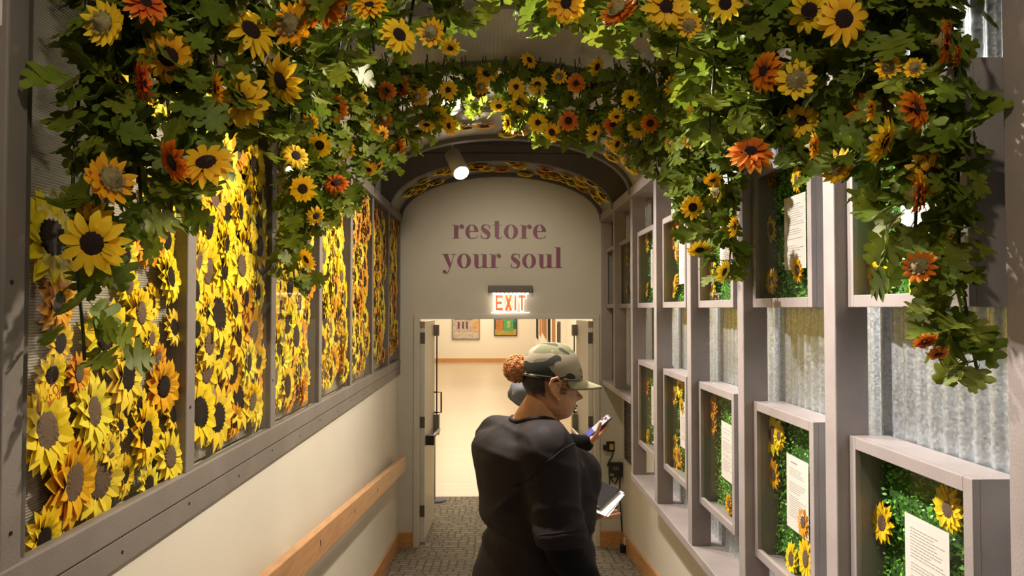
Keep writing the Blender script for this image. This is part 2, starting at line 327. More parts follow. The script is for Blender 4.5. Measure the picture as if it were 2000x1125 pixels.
# ------------------------------------------------------------------ layout of the corridor (eye at 0,0,0)
XL, XR = -0.927, 1.033          # front faces of the two timber walls
XLB, XRM, XRW = -0.985, 1.205, 1.235
WD = 7.50                       # the wall with the doors
P0, PS, PW = 2.32, 0.866, 0.08  # posts
def post(k): return P0 + PS*k
SPR = 0.87
CX, AX, RISE = 0.053, 0.965, 0.415
def floor_z(y): return -2.31 + 0.09*max(0.0, 7.45 - y)

# floor: carpeted ramp down to the doors, then level
mb = MB(); v = []; ys = [-1.0, 7.45, 9.5]
for y in ys: v += [(-1.3, y, floor_z(y)), (1.7, y, floor_z(y))]
for y in ys: v += [(-1.3, y, floor_z(y)-.1), (1.7, y, floor_z(y)-.1)]
mb.add(v, [(0,1,3,2),(2,3,5,4),(6,8,9,7),(8,10,11,9),(0,6,7,1),(4,5,11,10),(0,2,8,6),(2,4,10,8),(1,7,9,3),(3,9,11,5)])
tag(mb.build('floor', M['carpet']), 'grey patterned carpet ramp running down to the double doors', kind='structure')
mb = MB().box(-6.0, 1.7, 9.5, 33.2, -2.41, -2.31); mb.box(-6.0, -1.3, 7.6, 9.5, -2.41, -2.31)
tag(mb.build('floor_gallery', M['gallery_floor']), 'pale polished gallery floor beyond the doors', kind='structure')

# ceiling above the vault
ceil = MB().box(-1.3, 1.6, -1.0, 7.7, 1.75, 1.85).build('ceiling', M['ceiling']); tag(ceil, 'pale room ceiling above the arched ribs', kind='structure')

# ---- left wall
wl = MB().box(-1.15, -0.94, 0.3, WD, -2.6, -0.60); 
WL = tag(wl.build('wall_left', M['wall']), 'cream wall under the glazed sunflower bays', kind='structure')
tag(MB().box(-1.15, XLB-0.012, 0.3, WD, -0.60, 1.75).build('wall_left_upper', M['wall']), 'wall behind the glazed sunflower bays', kind='structure')
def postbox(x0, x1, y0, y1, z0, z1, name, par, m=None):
    m = m or (M['grey_shaded'] if par is WL else M['grey'])
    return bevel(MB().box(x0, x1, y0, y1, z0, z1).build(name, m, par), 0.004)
for k in range(-1, 7):
    y0 = post(k) if k < 6 else WD - 0.05
    y1 = min(y0 + PW, WD)
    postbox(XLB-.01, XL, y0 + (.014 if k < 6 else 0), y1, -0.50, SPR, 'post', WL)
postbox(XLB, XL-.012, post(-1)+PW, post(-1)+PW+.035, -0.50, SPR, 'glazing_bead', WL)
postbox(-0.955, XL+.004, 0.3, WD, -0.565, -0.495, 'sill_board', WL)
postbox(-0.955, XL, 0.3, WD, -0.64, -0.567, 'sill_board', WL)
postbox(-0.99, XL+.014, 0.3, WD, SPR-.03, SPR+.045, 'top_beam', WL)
for k in range(-1, 6):                                  # fluted back and clear front of each bay
    y0, y1 = post(k)+PW, (post(k+1) if k < 5 else WD-.05)
    me = bpy.data.meshes.new('back_sheet'); me.from_pydata([(XLB, y0, -.5), (XLB, y1, -.5), (XLB, y1, SPR), (XLB, y0, SPR)], [], [(0, 1, 2, 3)])
    uv = me.uv_layers.new(name='UVMap')
    for li, (u_, v_) in enumerate([(y0, -.5), (y1, -.5), (y1, SPR), (y0, SPR)]): uv.data[li].uv = (u_, v_)
    me.materials.append(M['sheet']); link('back_sheet', me, WL)
    MB().box(XL-.012, XL-.009, y0, y1, -.495, SPR-.03).build('glass_pane', M['glass'], WL)
sm = MB().tube([(0,0,0),(0.003,0,0)], 0.0045, 8).mesh('screw', M['dark'])
for (y, z) in [(1.49, .05), (1.5, -.43), (1.49,.62)] + [(post(k)+.04 + s, -.60 + t) for k in range(-1, 5) for s, t in ((.0, .01), (.45, -.005))] + [(post(k)+.04, zz) for k in range(0, 3) for zz in (-.3, .5)]:
    link('screw', sm, WL, (XL-.001, y, z))

# ---- right wall with its timber grid
wr = MB().box(XRW, 1.45, 0.3, WD, -2.6, 1.75)
WR = tag(wr.build('wall_right', M['wall']), 'white wall behind the grey timber display grid', kind='structure')
for k in range(-2, 7):
    y0 = post(k) if k < 6 else WD - 0.04
    y1 = min(y0 + PW, WD)
    zb = -1.30 if k < 4 else -0.72
    if k == 4: zb = -1.30
    postbox(XR, 1.135, y0, y1, zb, SPR, 'post', WR)
yb = post(4)+PW
postbox(XR-.004, XRW, 0.3, yb, -1.30, -1.25, 'bottom_shelf', WR)
postbox(XR-.004, XRW, yb, WD, -0.735, -0.69, 'bottom_shelf', WR)
postbox(XR-.014, XRW, 0.3, WD, SPR-.03, SPR+.045, 'top_beam', WR)
postbox(XR-.012, XR-.003, 0.3, WD, SPR-.028, SPR-.012, 'beam_trim', WR)
for k in range(-2, 6):                                   # corrugated steel behind each bay
    y0, y1 = post(k)+PW*.2, (post(k+1)+PW*.2 if k < 5 else WD-.002)
    z0 = -1.25 if k < 4 else -0.69
    n = int((y1-y0)/0.0085); mb = MB(); v = []
    for i in range(n+1):
        y = y0 + (y1-y0)*i/n; x = XRM + 0.011*math.sin(2*math.pi*y/0.066)
        v += [(x, y, z0), (x, y, SPR)]
    mb.add(v, [(2*i, 2*i+2, 2*i+3, 2*i+1) for i in range(n)])
    mb.build('corrugated_sheet', M['metal'], WR, smooth=True, normals=False)

# ---- vault: ribs, sheets, header
VA = ceil
def arch_pts(a, rise, n=40, z0=SPR): return [(CX + a*math.cos(math.pi*(1-i/n)), z0 + rise*math.sin(math.pi*(1-i/n))) for i in range(n+1)]
def rib(y0, y1, a_in, r_in, a_out, r_out, m, name='rib'):
    rings = []
    inn, out = arch_pts(a_in, r_in), arch_pts(a_out, r_out)
    for (xi, zi), (xo, zo) in zip(inn, out): rings.append([(xi, y0, zi), (xo, y0, zo), (xo, y1, zo), (xi, y1, zi)])
    return MB().loft(rings).build(name, m, VA)
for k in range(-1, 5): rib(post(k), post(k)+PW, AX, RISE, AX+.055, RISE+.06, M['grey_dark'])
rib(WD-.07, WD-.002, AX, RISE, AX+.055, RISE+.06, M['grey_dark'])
def sheet(y0, y1, name='vault_sheet'):
    pts = arch_pts(AX+.03, RISE+.035, 48); v = []; f = []; L = 0; uvs = []
    for i, (x, z) in enumerate(pts):
        if i: L += math.hypot(x-pts[i-1][0], z-pts[i-1][1])
        v += [(x, y0, z), (x, y1, z)]; uvs += [(y0, L), (y1, L)]
    f = [(2*i, 2*i+1, 2*i+3, 2*i+2) for i in range(len(pts)-1)]
    me = bpy.data.meshes.new(name); me.from_pydata(v, [], f); uv = me.uv_layers.new(name='UVMap')
    for lp in me.loops: uv.data[lp.index].uv = uvs[lp.vertex_index]
    me.materials.append(M['sheet']); me.polygons.foreach_set('use_smooth', [True]*len(me.polygons)); return link(name, me, VA)
sheet(0.55, post(-1))
for k in range(-1, 4): sheet(post(k)+PW, post(k+1))
sheet(post(5)+PW, WD-.07)
# header board with the arched cut-out
hy = post(5)
inn = arch_pts(AX, RISE, 40); rings = []
for (x, z) in inn: rings.append([(x, hy, z), (x, hy, 1.42), (x, hy+.07, 1.42), (x, hy+.07, z)])
hb = MB().loft(rings); hb.box(-1.1, CX-AX+.001, hy, hy+.07, SPR, 1.42); hb.box(CX+AX-.001, 1.2, hy, hy+.07, SPR, 1.42)
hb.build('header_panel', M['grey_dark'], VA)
MB().box(-1.1, 1.2, hy-.006, hy, 1.345, 1.349).build('panel_joint', M['dark'], VA)

# ---- wall with the double doors
DX0, DX1, DT = -0.745, 0.965, -0.105
mb = MB().box(-1.3, DX0-.045, WD, WD+.14, -2.5, 1.75); mb.box(DX1+.045, 1.45, WD, WD+.14, -2.5, 1.75); mb.box(DX0-.045, DX1+.045, WD, WD+.14, DT+.045, 1.75)
tag(mb.build('wall_door', M['door_wall']), 'pale end wall lettered above the double doors', kind='structure')
mb = MB().box(DX0-.05, DX0, WD-.015, WD+.145, -2.31, DT); mb.box(DX1, DX1+.05, WD-.015, WD+.145, -2.31, DT); mb.box(DX0-.05, DX1+.05, WD-.015, WD+.145, DT, DT+.05)
tag(bevel(mb.build('trim_1', M['door'])), 'painted metal frame round the double doors', kind='structure')

def board(name, p0, p1, h, th, side, label, m=M['oak']):
    """skirting from p0 to p1 that follows the floor"""
    p0, p1 = Vector(p0), Vector(p1); n = Vector(side)
    v = []
    for p in (p0, p1):
        v += [p, p + n*th, p + n*th + Z_*(h-.006), p + n*(th-.004) + Z_*h, p + Z_*h]
    mb = MB(); mb.add(v, [(0,1,6,5),(1,2,7,6),(2,3,8,7),(3,4,9,8),(4,0,5,9),(4,3,2,1,0),(5,6,7,8,9)])
    return tag(mb.build(name, m), label, kind='structure')
board('baseboard_left', (-.94, 0.5, floor_z(.5)), (-.94, 7.45, -2.31), .15, .014, (1,0,0), 'orange wood baseboard below the handrail')
board('baseboard_right', (XRW, 0.5, floor_z(.5)), (XRW, 7.45, -2.31), .15, .014, (-1,0,0), 'orange wood baseboard under the timber grid')
board('baseboard_door', (-.94, WD, -2.31), (DX0-.05, WD, -2.31), .15, .014, (0,-1,0), 'short orange wood baseboard beside the handrail end of the door frame')
board('baseboard_corner', (DX1+.05, WD, -2.31), (XRW, WD, -2.31), .15, .014, (0,-1,0), 'short orange wood baseboard below the black wall controller')

# handrail: a thick plank that follows the ramp
hr = MB(); y0, y1 = 0.9, 7.16
def hz(y): return -1.363 + 0.0905*(7.13-y)
v = []
for y in (y0, y1):
    z = hz(y); v += [(-.872, y, z-.137), (-.83, y, z-.137), (-.83, y, z), (-.872, y, z)]
hr.add(v, [(0,1,2,3)[::-1],(4,5,6,7),(0,1,5,4),(1,2,6,5),(2,3,7,6),(3,0,4,7)])
HR = bevel(tag(hr.build('handrail', M['rail']), 'maple plank handrail sloping along the cream wall below the sunflower bays', 'handrail'), .005)
for y in (1.6, 3.5, 5.4, 6.9):
    MB().box(-.942, -.870, y-.03, y+.03, hz(y)-.11, hz(y)-.065).build('bracket', M['rail'], HR)
for px, py in ((626, 1060), (693, 998), (738, 957)):
    p = WX(px, py, -.8295); MB().box(-.831, -.8285, p.y-.005, p.y+.005, p.z-.013, p.z+.013).build('screw_slot', M['dark'], HR)

# ---- doors, opened into the gallery
def door(name, hx, sgn, label, ang):
    root = tag(empty(name, (hx, WD+.13, -2.30)), label, kind='structure')
    root.rotation_euler = (0, 0, ang)
    bevel(MB().box(0 if sgn > 0 else -.045, .045 if sgn > 0 else 0, 0, .86, 0, 2.17).build('door_leaf', M['door'], root), .003)
    for z in (.25, 1.12, 1.95): MB().box(-.002 if sgn > 0 else -.047, .047 if sgn > 0 else .002, -.006, 0.0, z, z+.11).build('hinge', M['bronze'], root)
    s = 1 if sgn > 0 else -1; x0 = .045*s
    pb = MB().tube([(x0+.05*s, .14, .98), (x0+.05*s, .80, .98)], .022, 10).build('panic_bar', M['steel'], root, True)
    MB().box(min(x0, x0+.085*s), max(x0, x0+.085*s), .08, .15, .935, 1.03).build('bar_end', M['dark'], pb)
    MB().box(min(x0, x0+.06*s), max(x0, x0+.06*s), .74, .85, .93, 1.15).build('latch_case', M['steel'], pb)
    MB().tube([(x0+.03*s, .80, 1.15), (x0+.03*s, .80, 2.1)], .007, 8).build('vertical_rod', M['dark'], root, True)
    MB().box(min(x0, x0+.055*s), max(x0, x0+.055*s), .76, .84, 2.0, 2.12).build('rod_catch', M['steel'], root)
    xo = 0 if sgn > 0 else 0
    MB().tube([(x0, .835, 1.16), (x0+.075*s, .835, 1.16), (x0+.075*s, .835, 1.38), (x0, .835, 1.38)], .009, 8).build('pull_handle', M['dark'], root, True)
    return root
D1 = door('door_1', DX0, 1, 'open door leaf beside the maple handrail end', math.radians(-2))
D2 = door('door_2', DX1, -1, 'open door leaf beside the black wall controller', math.radians(2))
# dark frame of a second pull seen past the near leaf edge
st = tag(empty('stanchion', (-1.22*9.35/9.35+0.44, 9.35, -2.31)), 'round grey stanchion base on the carpet edge beyond the open door', 'stanchion')
st.location = W(852, 968, 9.30); st.location.z = -2.31
MB().tube([(0,0,0),(0,0,.012),(0,0,.02)], [.125,.125,.09], 24).build('base', M['denim'], st, True)
MB().tube([(-.03,0,.02),(-.03,0,.95)], .02, 12).build('pole', M['steel'], st, True)

# ------------------------------------------------------------------ gallery beyond
tag(MB().box(-6.0, 1.8, 33.0, 33.2, -2.4, 2.4).build('wall_gallery_end', M['gallery_wall']), 'cream end wall of the gallery hung with two paintings', kind='structure')
tag(MB().box(1.64, 1.8, 7.64, 33.0, -2.4, 2.4).build('wall_gallery_side', M['gallery_wall']), 'cream side wall of the gallery hung with framed pictures', kind='structure')
tag(MB().box(-6.2, -6.0, 7.64, 33.0, -2.4, 2.4).build('wall_gallery_far_side', M['gallery_wall']), 'cream gallery wall hidden past the door frame', kind='structure')
tag(MB().box(-6.2, 1.8, 7.64, 33.2, 2.4, 2.5).build('ceiling_gallery', M['gallery_wall']), 'gallery ceiling above the doors', kind='structure')
board('baseboard_gallery', (-6.0, 33.0, -2.31), (1.64, 33.0, -2.31), .17, .02, (0,-1,0), 'orange wood baseboard along the gallery end wall')
def flat(pts, y, col, name, par, d=0.0):
    m = mat('paint_'+name, col, 0.6, noise_amt=.25, noise_scale=9); return MB().poly(pts, (0, y, 0), X_, Z_, Vector((0,-1,0)), .004).build(name, m, par)
def painting(name, px0, px1, py1, h, label, kind):
    a, b = W(px0, py1, 32.95), W(px1, py1, 32.95); x0, x1, z0 = a.x, b.x, a.z; z1 = z0+h; wd = x1-x0
    root = tag(empty(name, ((x0+x1)/2, 32.97, z0)), label, 'painting', 'paintings on the gallery end wall')
    fm = M['dark'] if kind else M['steel']
    def at(u, v_): return (-wd/2 + u*wd, v_*h)
    fr = MB(); t = .035
    for (u0, u1, w0, w1) in ((-wd/2, wd/2, 0, t), (-wd/2, wd/2, h-t, h), (-wd/2, -wd/2+t, t, h-t), (wd/2-t, wd/2, t, h-t)): fr.box(u0, u1, -.03, .02, w0, w1)
    fr.build('frame', fm, root)
    def q(n, pts, col, lay): flat([at(*p) for p in pts], -.004*lay, col, n, root)
    if kind == 0:
        q('canvas', [(0.02,.02),(.98,.02),(.98,.98),(.02,.98)], (.42,.40,.36), 1)
        q('painted_ground', [(.03,.03),(.97,.03),(.97,.26),(.03,.32)], (.48,.42,.34), 2)
        q('painted_house', [(.12,.25),(.70,.25),(.70,.62),(.12,.62)], (.45,.34,.30), 3)
        q('painted_roof', [(.06,.62),(.76,.62),(.60,.85),(.36,.9)], (.20,.18,.20), 4)
        for u in (.2,.36,.5): q('painted_window', [(u,.34),(u+.07,.34),(u+.07,.56),(u,.56)], (.09,.07,.07), 5)
        q('painted_barn', [(.74,.25),(.97,.22),(.97,.60),(.74,.62)], (.55,.32,.14), 4)
    else:
        q('canvas', [(0.02,.02),(.98,.02),(.98,.98),(.02,.98)], (.03,.22,.42), 1)
        q('painted_ground', [(.03,.03),(.97,.03),(.97,.25),(.03,.25)], (.42,.30,.06), 2)
        q('painted_trees', [(.03,.25),(.97,.25),(.97,.52),(.6,.6),(.3,.5),(.03,.6)], (.05,.11,.03), 3)
        q('painted_cabin', [(.40,.2),(.84,.2),(.84,.62),(.62,.78),(.40,.62)], (.06,.33,.13), 4)
        q('painted_shed', [(.08,.22),(.38,.22),(.38,.6),(.08,.58)], (.45,.16,.04), 4)
        q('painted_window', [(.56,.3),(.70,.3),(.70,.55),(.56,.55)], (.5,.36,.04), 5)
painting('painting', 883, 937, 663, 1.35, 'grey painting of a pale wooden house on the gallery end wall', 0)
painting('painting', 965, 1010, 656, 1.15, 'blue and green painting of a bright cabin on the gallery end wall', 1)
for i, (px, bot, col, wd) in enumerate([(1049, 661, M['dark'], .8), (1055, 656, M['oak'], .5), (1060, 652, M['oak'], .5), (1065, 660, M['oak'], .5), (1072, 668, M['dark'], .5), (1081, 682, M['oak'], .6), (1091, 674, M['bronze'], .5)]):
    p = WX(px, bot, 1.61); root = tag(empty('framed_picture', (1.64, p.y, p.z)), '%s framed picture, %s from the gallery end wall on the side wall' % ('dark' if col in (M['dark'], M['bronze']) else 'wood', ORD[i]), 'picture', 'framed pictures on the gallery side wall')
    mb = MB(); h = 1.1 if i < 6 else .6
    for (a, b, c, d) in ((-wd/2, wd/2, 0, .06), (-wd/2, wd/2, h-.06, h), (-wd/2, -wd/2+.06, .06, h-.06), (wd/2-.06, wd/2, .06, h-.06)): mb.box(-.05, -.001, a, b, c, d)
    mb.build('frame', col, root); MB().box(-.02, -.002, -wd/2+.06, wd/2-.06, .06, h-.06).build('print', mat('print_%d' % i, R.choice([(.3,.25,.2),(.5,.45,.38),(.2,.22,.25)]), .5), root)

# ------------------------------------------------------------------ lettering and exit sign
def ellp(cx, cy, rx, ry, a0, a1, n=28): return [(cx+rx*math.cos(math.radians(a0+(a1-a0)*i/n)), cy+ry*math.sin(math.radians(a0+(a1-a0)*i/n))) for i in range(n+1)]
def ring_(cx, cy, rx, ry, ix, iy, a0, a1, n=36):
    o, i_ = ellp(cx, cy, rx, ry, a0, a1, n), ellp(cx, cy, ix, iy, a0, a1, n); return [[o[k], o[k+1], i_[k+1], i_[k]] for k in range(n)]
def rect(x0, y0, x1, y1): return [(x0,y0),(x1,y0),(x1,y1),(x0,y1)]
def ribbon(pts, n=8):
    """pts: (x, y, width) -> smooth variable-width stroke as quads"""
    P = []
    for i in range(len(pts)-1):
        a, b, c, d = pts[max(i-1,0)], pts[i], pts[i+1], pts[min(i+2, len(pts)-1)]
        for k in range(n):
            t = k/n; P.append(tuple(0.5*((2*b[j]) + (-a[j]+c[j])*t + (2*a[j]-5*b[j]+4*c[j]-d[j])*t*t + (-a[j]+3*b[j]-3*c[j]+d[j])*t**3) for j in range(3)))
    P.append(pts[-1]); out = []; E = []
    for i, (x, y, wd) in enumerate(P):
        q, p = P[min(i+1, len(P)-1)], P[max(i-1, 0)]; dx, dy = q[0]-p[0], q[1]-p[1]; l = math.hypot(dx, dy) or 1; nx, ny = -dy/l*wd/2, dx/l*wd/2
        E.append(((x+nx, y+ny), (x-nx, y-ny)))
    return [[E[i][0], E[i+1][0], E[i+1][1], E[i][1]] for i in range(len(E)-1)]
def disc(x, y, r, n=18): return [ellp(x, y, r, r, 0, 360*(n-1)/n, n-1)]
T, S = .30, .045
GLY = {
 'o': (1.06, ring_(.5, .5, .50, .53, .20, .485, 0, 360)),
 'e': (.98, ring_(.47, .5, .46, .53, .175, .485, 2, 300) + [rect(.25, .50, .93, .55)] + ribbon([(.70, .03, .05), (.82, .10, .05), (.90, .24, .035)])),
 'r': (.86, [rect(.14, 0, .14+T, .96), rect(.0, 0, .58, S), rect(.0, .955, .20, 1.0)] + ribbon([(.42, .62, .04), (.50, .86, .05), (.64, .98, .10), (.74, .93, .14)]) + disc(.70, .84, .145)),
 's': (.82, ribbon([(.68, .74, .03), (.62, .93, .05), (.44, 1.0, .06), (.22, .93, .14), (.20, .72, .25), (.40, .53, .33), (.60, .35, .27), (.58, .10, .16), (.38, .0, .06), (.16, .07, .05), (.08, .30, .03)]) + [rect(.66, .68, .70, 1.0), rect(.06, 0.0, .10, .34)]),
 't': (.74, [rect(.16, .14, .16+T, 1.28), rect(.0, .955, .66, 1.0)] + ribbon([(.31, .20, T), (.36, .07, .20), (.48, .0, .09), (.60, .06, .045), (.68, .2, .03)])),
 'y': (1.04, [[(.10, 1.0), (.42, 1.0), (.68, .22), (.54, .0)]] + [rect(.0, .957, .52, 1.0), rect(.66, .957, 1.04, 1.0)] + ribbon([(.88, .98, .05), (.60, .05, .05), (.48, -.26, .06), (.34, -.40, .08), (.22, -.36, .10)]) + disc(.19, -.28, .13)),
 'u': (1.14, [rect(.12, .2, .12+T, .98), rect(.0, .957, .25, 1.0), rect(.70, .0, .70+T, .98), rect(.58, .957, .80, 1.0), rect(.82, .0, 1.12, S)] + ribbon([(.27, .25, T), (.31, .08, .22), (.44, .0, .08), (.60, .05, .05), (.74, .22, .04)])),
 'l': (.60, [rect(.14, 0, .14+T, 1.50), rect(.0, 0, .58, S), rect(.0, 1.455, .2, 1.5)]),
 ' ': (.50, []),
}
LET = tag(empty('wall_lettering', (0.06, WD-.001, .40)), 'plum serif lettering reading restore your soul on the pale wall above the doors', 'lettering')
def line(txt, px0, px1, base, xh):
    tot = sum(GLY[c][0] for c in txt) + .06*(len(txt)-1) - .1
    a, b = W(px0, base, WD), W(px1, base, WD); sx = (b.x-a.x)/tot; sy = xh*WD/F; x = 0
    for c in txt:
        adv, polys = GLY[c]
        if polys:
            mb = MB()
            for ip, p in enumerate(polys): mb.poly([(q[0]*sx, q[1]*sy) for q in p], (a.x + x*sx - LET.location.x, 0, a.z - LET.location.z), X_, Z_, Vector((0,-1,0)), .003 + ip*.00003)
            mb.build('letter', M['plum'], LET)
        x += adv + .06
line('restore', 883, 1065, 466, 27); line('your soul', 863, 1096, 523, 27)

ES = tag(empty('exit_sign', W(997, 590, WD-.03)), 'lit EXIT sign on clear acrylic hung above the doors', 'exit sign')
u = WD/F
bevel(MB().box(-43*u, 43*u, -.045, .028, 18*u, 32*u).build('housing', M['bronze'], ES), .004)
E_led = mat('white_led', (1,1,1), .5, emit=(1.0, .90, .78), estr=5); E_edge = mat('lit_edge', (1,1,1), .5, emit=(1.0, .78, .62), estr=1.8); E_red = mat('lit_orange_red', (.8,.2,.06), .5, emit=(1.0, .22, .06), estr=.55)
led = MB()
for i in range(9): led.box((-34+i*8)*u, (-29+i*8)*u, -.04, -.012, 15.5*u, 18*u)
led.build('led_strip', E_led, ES)
MB().box(-37*u, 37*u, -.006, 0, -20*u, 18*u).build('acrylic_panel', M['glass'], ES)
MB().box(-37*u, 37*u, -.007, .001, -21.5*u, -19.5*u).build('lit_rim', E_edge, ES)
EX = {'E': [rect(0,0,.24,1), rect(0,0,.8,.2), rect(0,.4,.72,.6), rect(0,.8,.8,1)], 'X': [[(0,0),(.27,0),(.9,1),(.63,1)], [(.63,0),(.9,0),(.27,1),(0,1)]], 'I': [rect(0,0,.25,1)], 'T': [rect(.28,0,.53,1), rect(0,.8,.82,1)]}
x = -29.0
for ch, adv in (('E', 17), ('X', 19), ('I', 8), ('T', 16)):
    wdt = 18.0
    def grow(p, g):
        cx = sum(q[0] for q in p)/len(p); cy = sum(q[1] for q in p)/len(p)
        return [(q[0] + g*(1 if q[0] > cx else -1), q[1] + g*.55*(1 if q[1] > cy else -1)) for q in p]
    def put(polys, g, y, th, m, nm):
        mb = MB()
        for p in polys: mb.poly([((x + q[0]*wdt)*u, (-17 + q[1]*31)*u) for q in (grow(p, g) if g else p)], (0, y, 0), X_, Z_, Vector((0,-1,0)), th)
        return mb.build(nm, m, LT if nm != 'letter' else ES)
    LT = None
    LT = put(EX[ch], .075, -.008, .002, E_edge, 'letter'); put(EX[ch], -.015, -.0102, .002, E_red, 'letter_fill')
    x += adv

# ------------------------------------------------------------------ small fittings on and by the door wall
def wpx(px, py, d): return W(px, py, d)
p = W(1191, 872, WD); o = tag(empty('wall_socket', (p.x, WD, p.z)), 'black plug in a brass faced socket above the wall controller', 'socket')
bevel(MB().box(-.035, .045, -.012, 0, -.05, .05).build('plate', M['dark'], o), .003); MB().box(-.005, .035, -.016, -.01, -.028, .028).build('socket_face', M['gold'], o); bevel(MB().box(-.07, -.008, -.05, -.012, -.03, .02).build('plug', M['dark'], o), .004)
p = W(1201, 916, WD); o = tag(empty('wall_controller', (p.x, WD, p.z)), 'black wall controller box with cables below the socket', 'controller')
bevel(MB().box(-.065, .065, -.06, 0, -.07, .07).build('case', M['dark'], o), .006); MB().box(-.03, .03, -.064, -.058, 0, .035).build('display', M['bronze'], o); MB().box(-.06, -.02, -.066, -.06, -.055, -.03).build('button_strip', M['steel'], o)
def cable(pts, label, d=WD-.01):
    P = [W(*q, d) for q in pts]; return tag(MB().tube(P, .006, 6).build('cable', M['dark'], None, True), label, 'cable', 'cables below the wall controller')
cable([(1197,880),(1196,890),(1189,902),(1186,910)], 'thin cable looping from the socket to the wall controller')
cable([(1190,931),(1191,950),(1196,985),(1200,1000),(1206,1010)], 'cable dropping from the wall controller with a plug at its tip')
cable([(1208,931),(1202,945),(1196,940),(1192,932)], 'short cable loop hanging under the wall controller')
cable([(1211,931),(1210,960),(1213,1010),(1216,1050)], 'cable running from the wall controller down to the floor block')
p = W(1201, 990, WD-.02); tag(MB().cone((p.x, p.y, p.z-.03), (p.x, p.y, p.z+.03), .012, .018, 10).build('cable_plug', M['dark'], None, True), 'black inline plug dangling near the corner baseboard', 'plug')
p = W(1217, 1067, 7.25); o = tag(MB().box(p.x-.03, p.x+.03, 7.22, 7.28, floor_z(7.25), floor_z(7.25)+.075).build('floor_block', M['dark']), 'small black adapter on the carpet at the corner baseboard', 'adapter'); bevel(o, .006)
p = WX(1223, 1058, XRW); o = tag(MB().box(XRW-.03, XRW-.012, p.y-.06, p.y-.02, p.z-.05, p.z+.05).build('wall_adapter', M['white']), 'small white adapter against the baseboard by the black adapter', 'adapter')
# louvred vent under the far cubbies
o = tag(empty('vent_grille', (XRW, 6.95, -1.12)), 'dark louvred vent on the white wall under the empty cubbies', 'vent')
fr = MB()
for (a, b, c, d) in ((-.34,.34,-.30,-.28), (-.34,.34,.28,.30), (-.34,-.32,-.28,.28), (.32,.34,-.28,.28)): fr.box(-.016, 0, a, b, c, d)
fr.build('frame', M['bronze'], o); MB().box(-.004, 0, -.32, .32, -.28, .28).build('back', M['dark'], o)
sl = MB().box(-.014, -.004, -.32, .32, -.005, .005).mesh('slat', M['bronze'])
for i in range(22): link('slat', sl, o, (0, 0, -.265 + i*.0255), (0, .5, 0))
# white card on the nearest post
tag(MB().box(XL-.002, XL+.001, 1.40, 1.447, .53, .9).build('notice_card', M['paper']), 'white card at the edge of the nearest grey post', 'card')

# spotlight cylinders
def spotlight(tip, tail, r, label, stem_top):
    tip, tail = Vector(tip), Vector(tail); ax = (tip-tail).normalized()
    root = tag(empty('track_spotlight', tail), label, 'spotlight', 'track spotlights under the vault')
    a, b = Vector((0,0,0)), tip-tail
    body = MB().tube([a, a+ax*.004, b-ax*.004, b], [r*.86, r, r, r*.95], 28).build('body', M['white'], root, False)
    for p in body.data.polygons: p.use_smooth = len(p.vertices) == 4
    MB().tube([b-ax*.002, b+ax*.002], r*.90, 24).build('lens', mat('lamp_lens', (1,1,1), .4, emit=(1.0, .84, .62), estr=30), root)
    MB().tube([a+Vector((0,0,-.005)), Vector((0, 0, stem_top-tail.z))], .006, 8).build('stem', M['white'], root, True)
    return root
spotlight(W(901, 338, 6.08), W(884, 302, 6.25), .066, 'white cylinder spotlight hanging in the open bay before the lettered wall', 1.75)
spotlight(W(881, 210, 4.90), W(868, 180, 5.05), .062, 'white cylinder spotlight glaring through the leaves of the far garland', 1.30)

# ------------------------------------------------------------------ flowers and leaves (shared meshes)
def petal_ring(mb, n, r0, r1, wid, lift0, lift1, curl, rr, blunt=0.0, jag=0.0):
    """n petals between radii r0 and r1 round +Z; each is a folded, curving blade of its own"""
    for i in range(n):
        a = 2*math.pi*(i + rr.uniform(-.22, .22))/n; L = r1*rr.uniform(.88, 1.06); wd = wid*rr.uniform(.85, 1.15)
        tilt = rr.uniform(-.25, .25); c, s = math.cos(a), math.sin(a); lf = lift1 + rr.uniform(-.25, .25)*abs(curl)
        prof = [(0.0, .55), (.35, .98), (.62, .90), (.84, .46), (1.0, .02)] if jag else [(0.0, .45), (.32, .88), (.66, .98), (.88, .55), (1.0, .06)]
        V = []
        for t, k in prof:
            r = r0 + (L - r0)*t; z = lift0 + (lf - lift0)*t + curl*math.sin(math.pi*t)*.5
            for sgn in (-1, 0, 1):
                y = sgn*wd/2*k; zz = z + (abs(sgn)*wd*.13*k) + sgn*tilt*wd*.3*k
                V.append((r*c - y*s, r*s + y*c, zz))
        Fq = []
        for j in range(len(prof)-1):
            for q in range(2): Fq.append((j*3+q, (j+1)*3+q, (j+1)*3+q+1, j*3+q+1))
        mb.add(V, Fq)

def flower_meshes(kind, seed):
    rr = random.Random(seed); mb = MB()
    petal_ring(mb, 12, .016, .064, .021, .006, .004, .012, rr); petal_ring(mb, 13, .016, .067, .021, .000, -.012, .010, rr)
    if seed % 2: petal_ring(mb, 8, .014, .050, .020, .010, .018, .008, rr)
    return mb.mesh('petals', M[kind], True)
FL = {k: [flower_meshes(k, s) for s in (1, 2, 3, 4)] for k in ('pet_y', 'pet_g', 'pet_o')}
def dome(r, h, seg=14, rings=4, lumpy=0.0, rr=random.Random(3)):
    mb = MB(); rs = []
    for i in range(rings+1):
        t = i/rings; rad = r*math.cos(t*math.pi/2*.97); rs.append([(rad*math.cos(2*math.pi*k/seg)*(1+rr.uniform(-lumpy, lumpy)), rad*math.sin(2*math.pi*k/seg)*(1+rr.uniform(-lumpy, lumpy)), h*math.sin(t*math.pi/2)) for k in range(seg)])
    return mb.loft(rs)
HEART = dome(.0275, .012, 16, 4, .05).mesh('flower_heart', M['heart'], True)
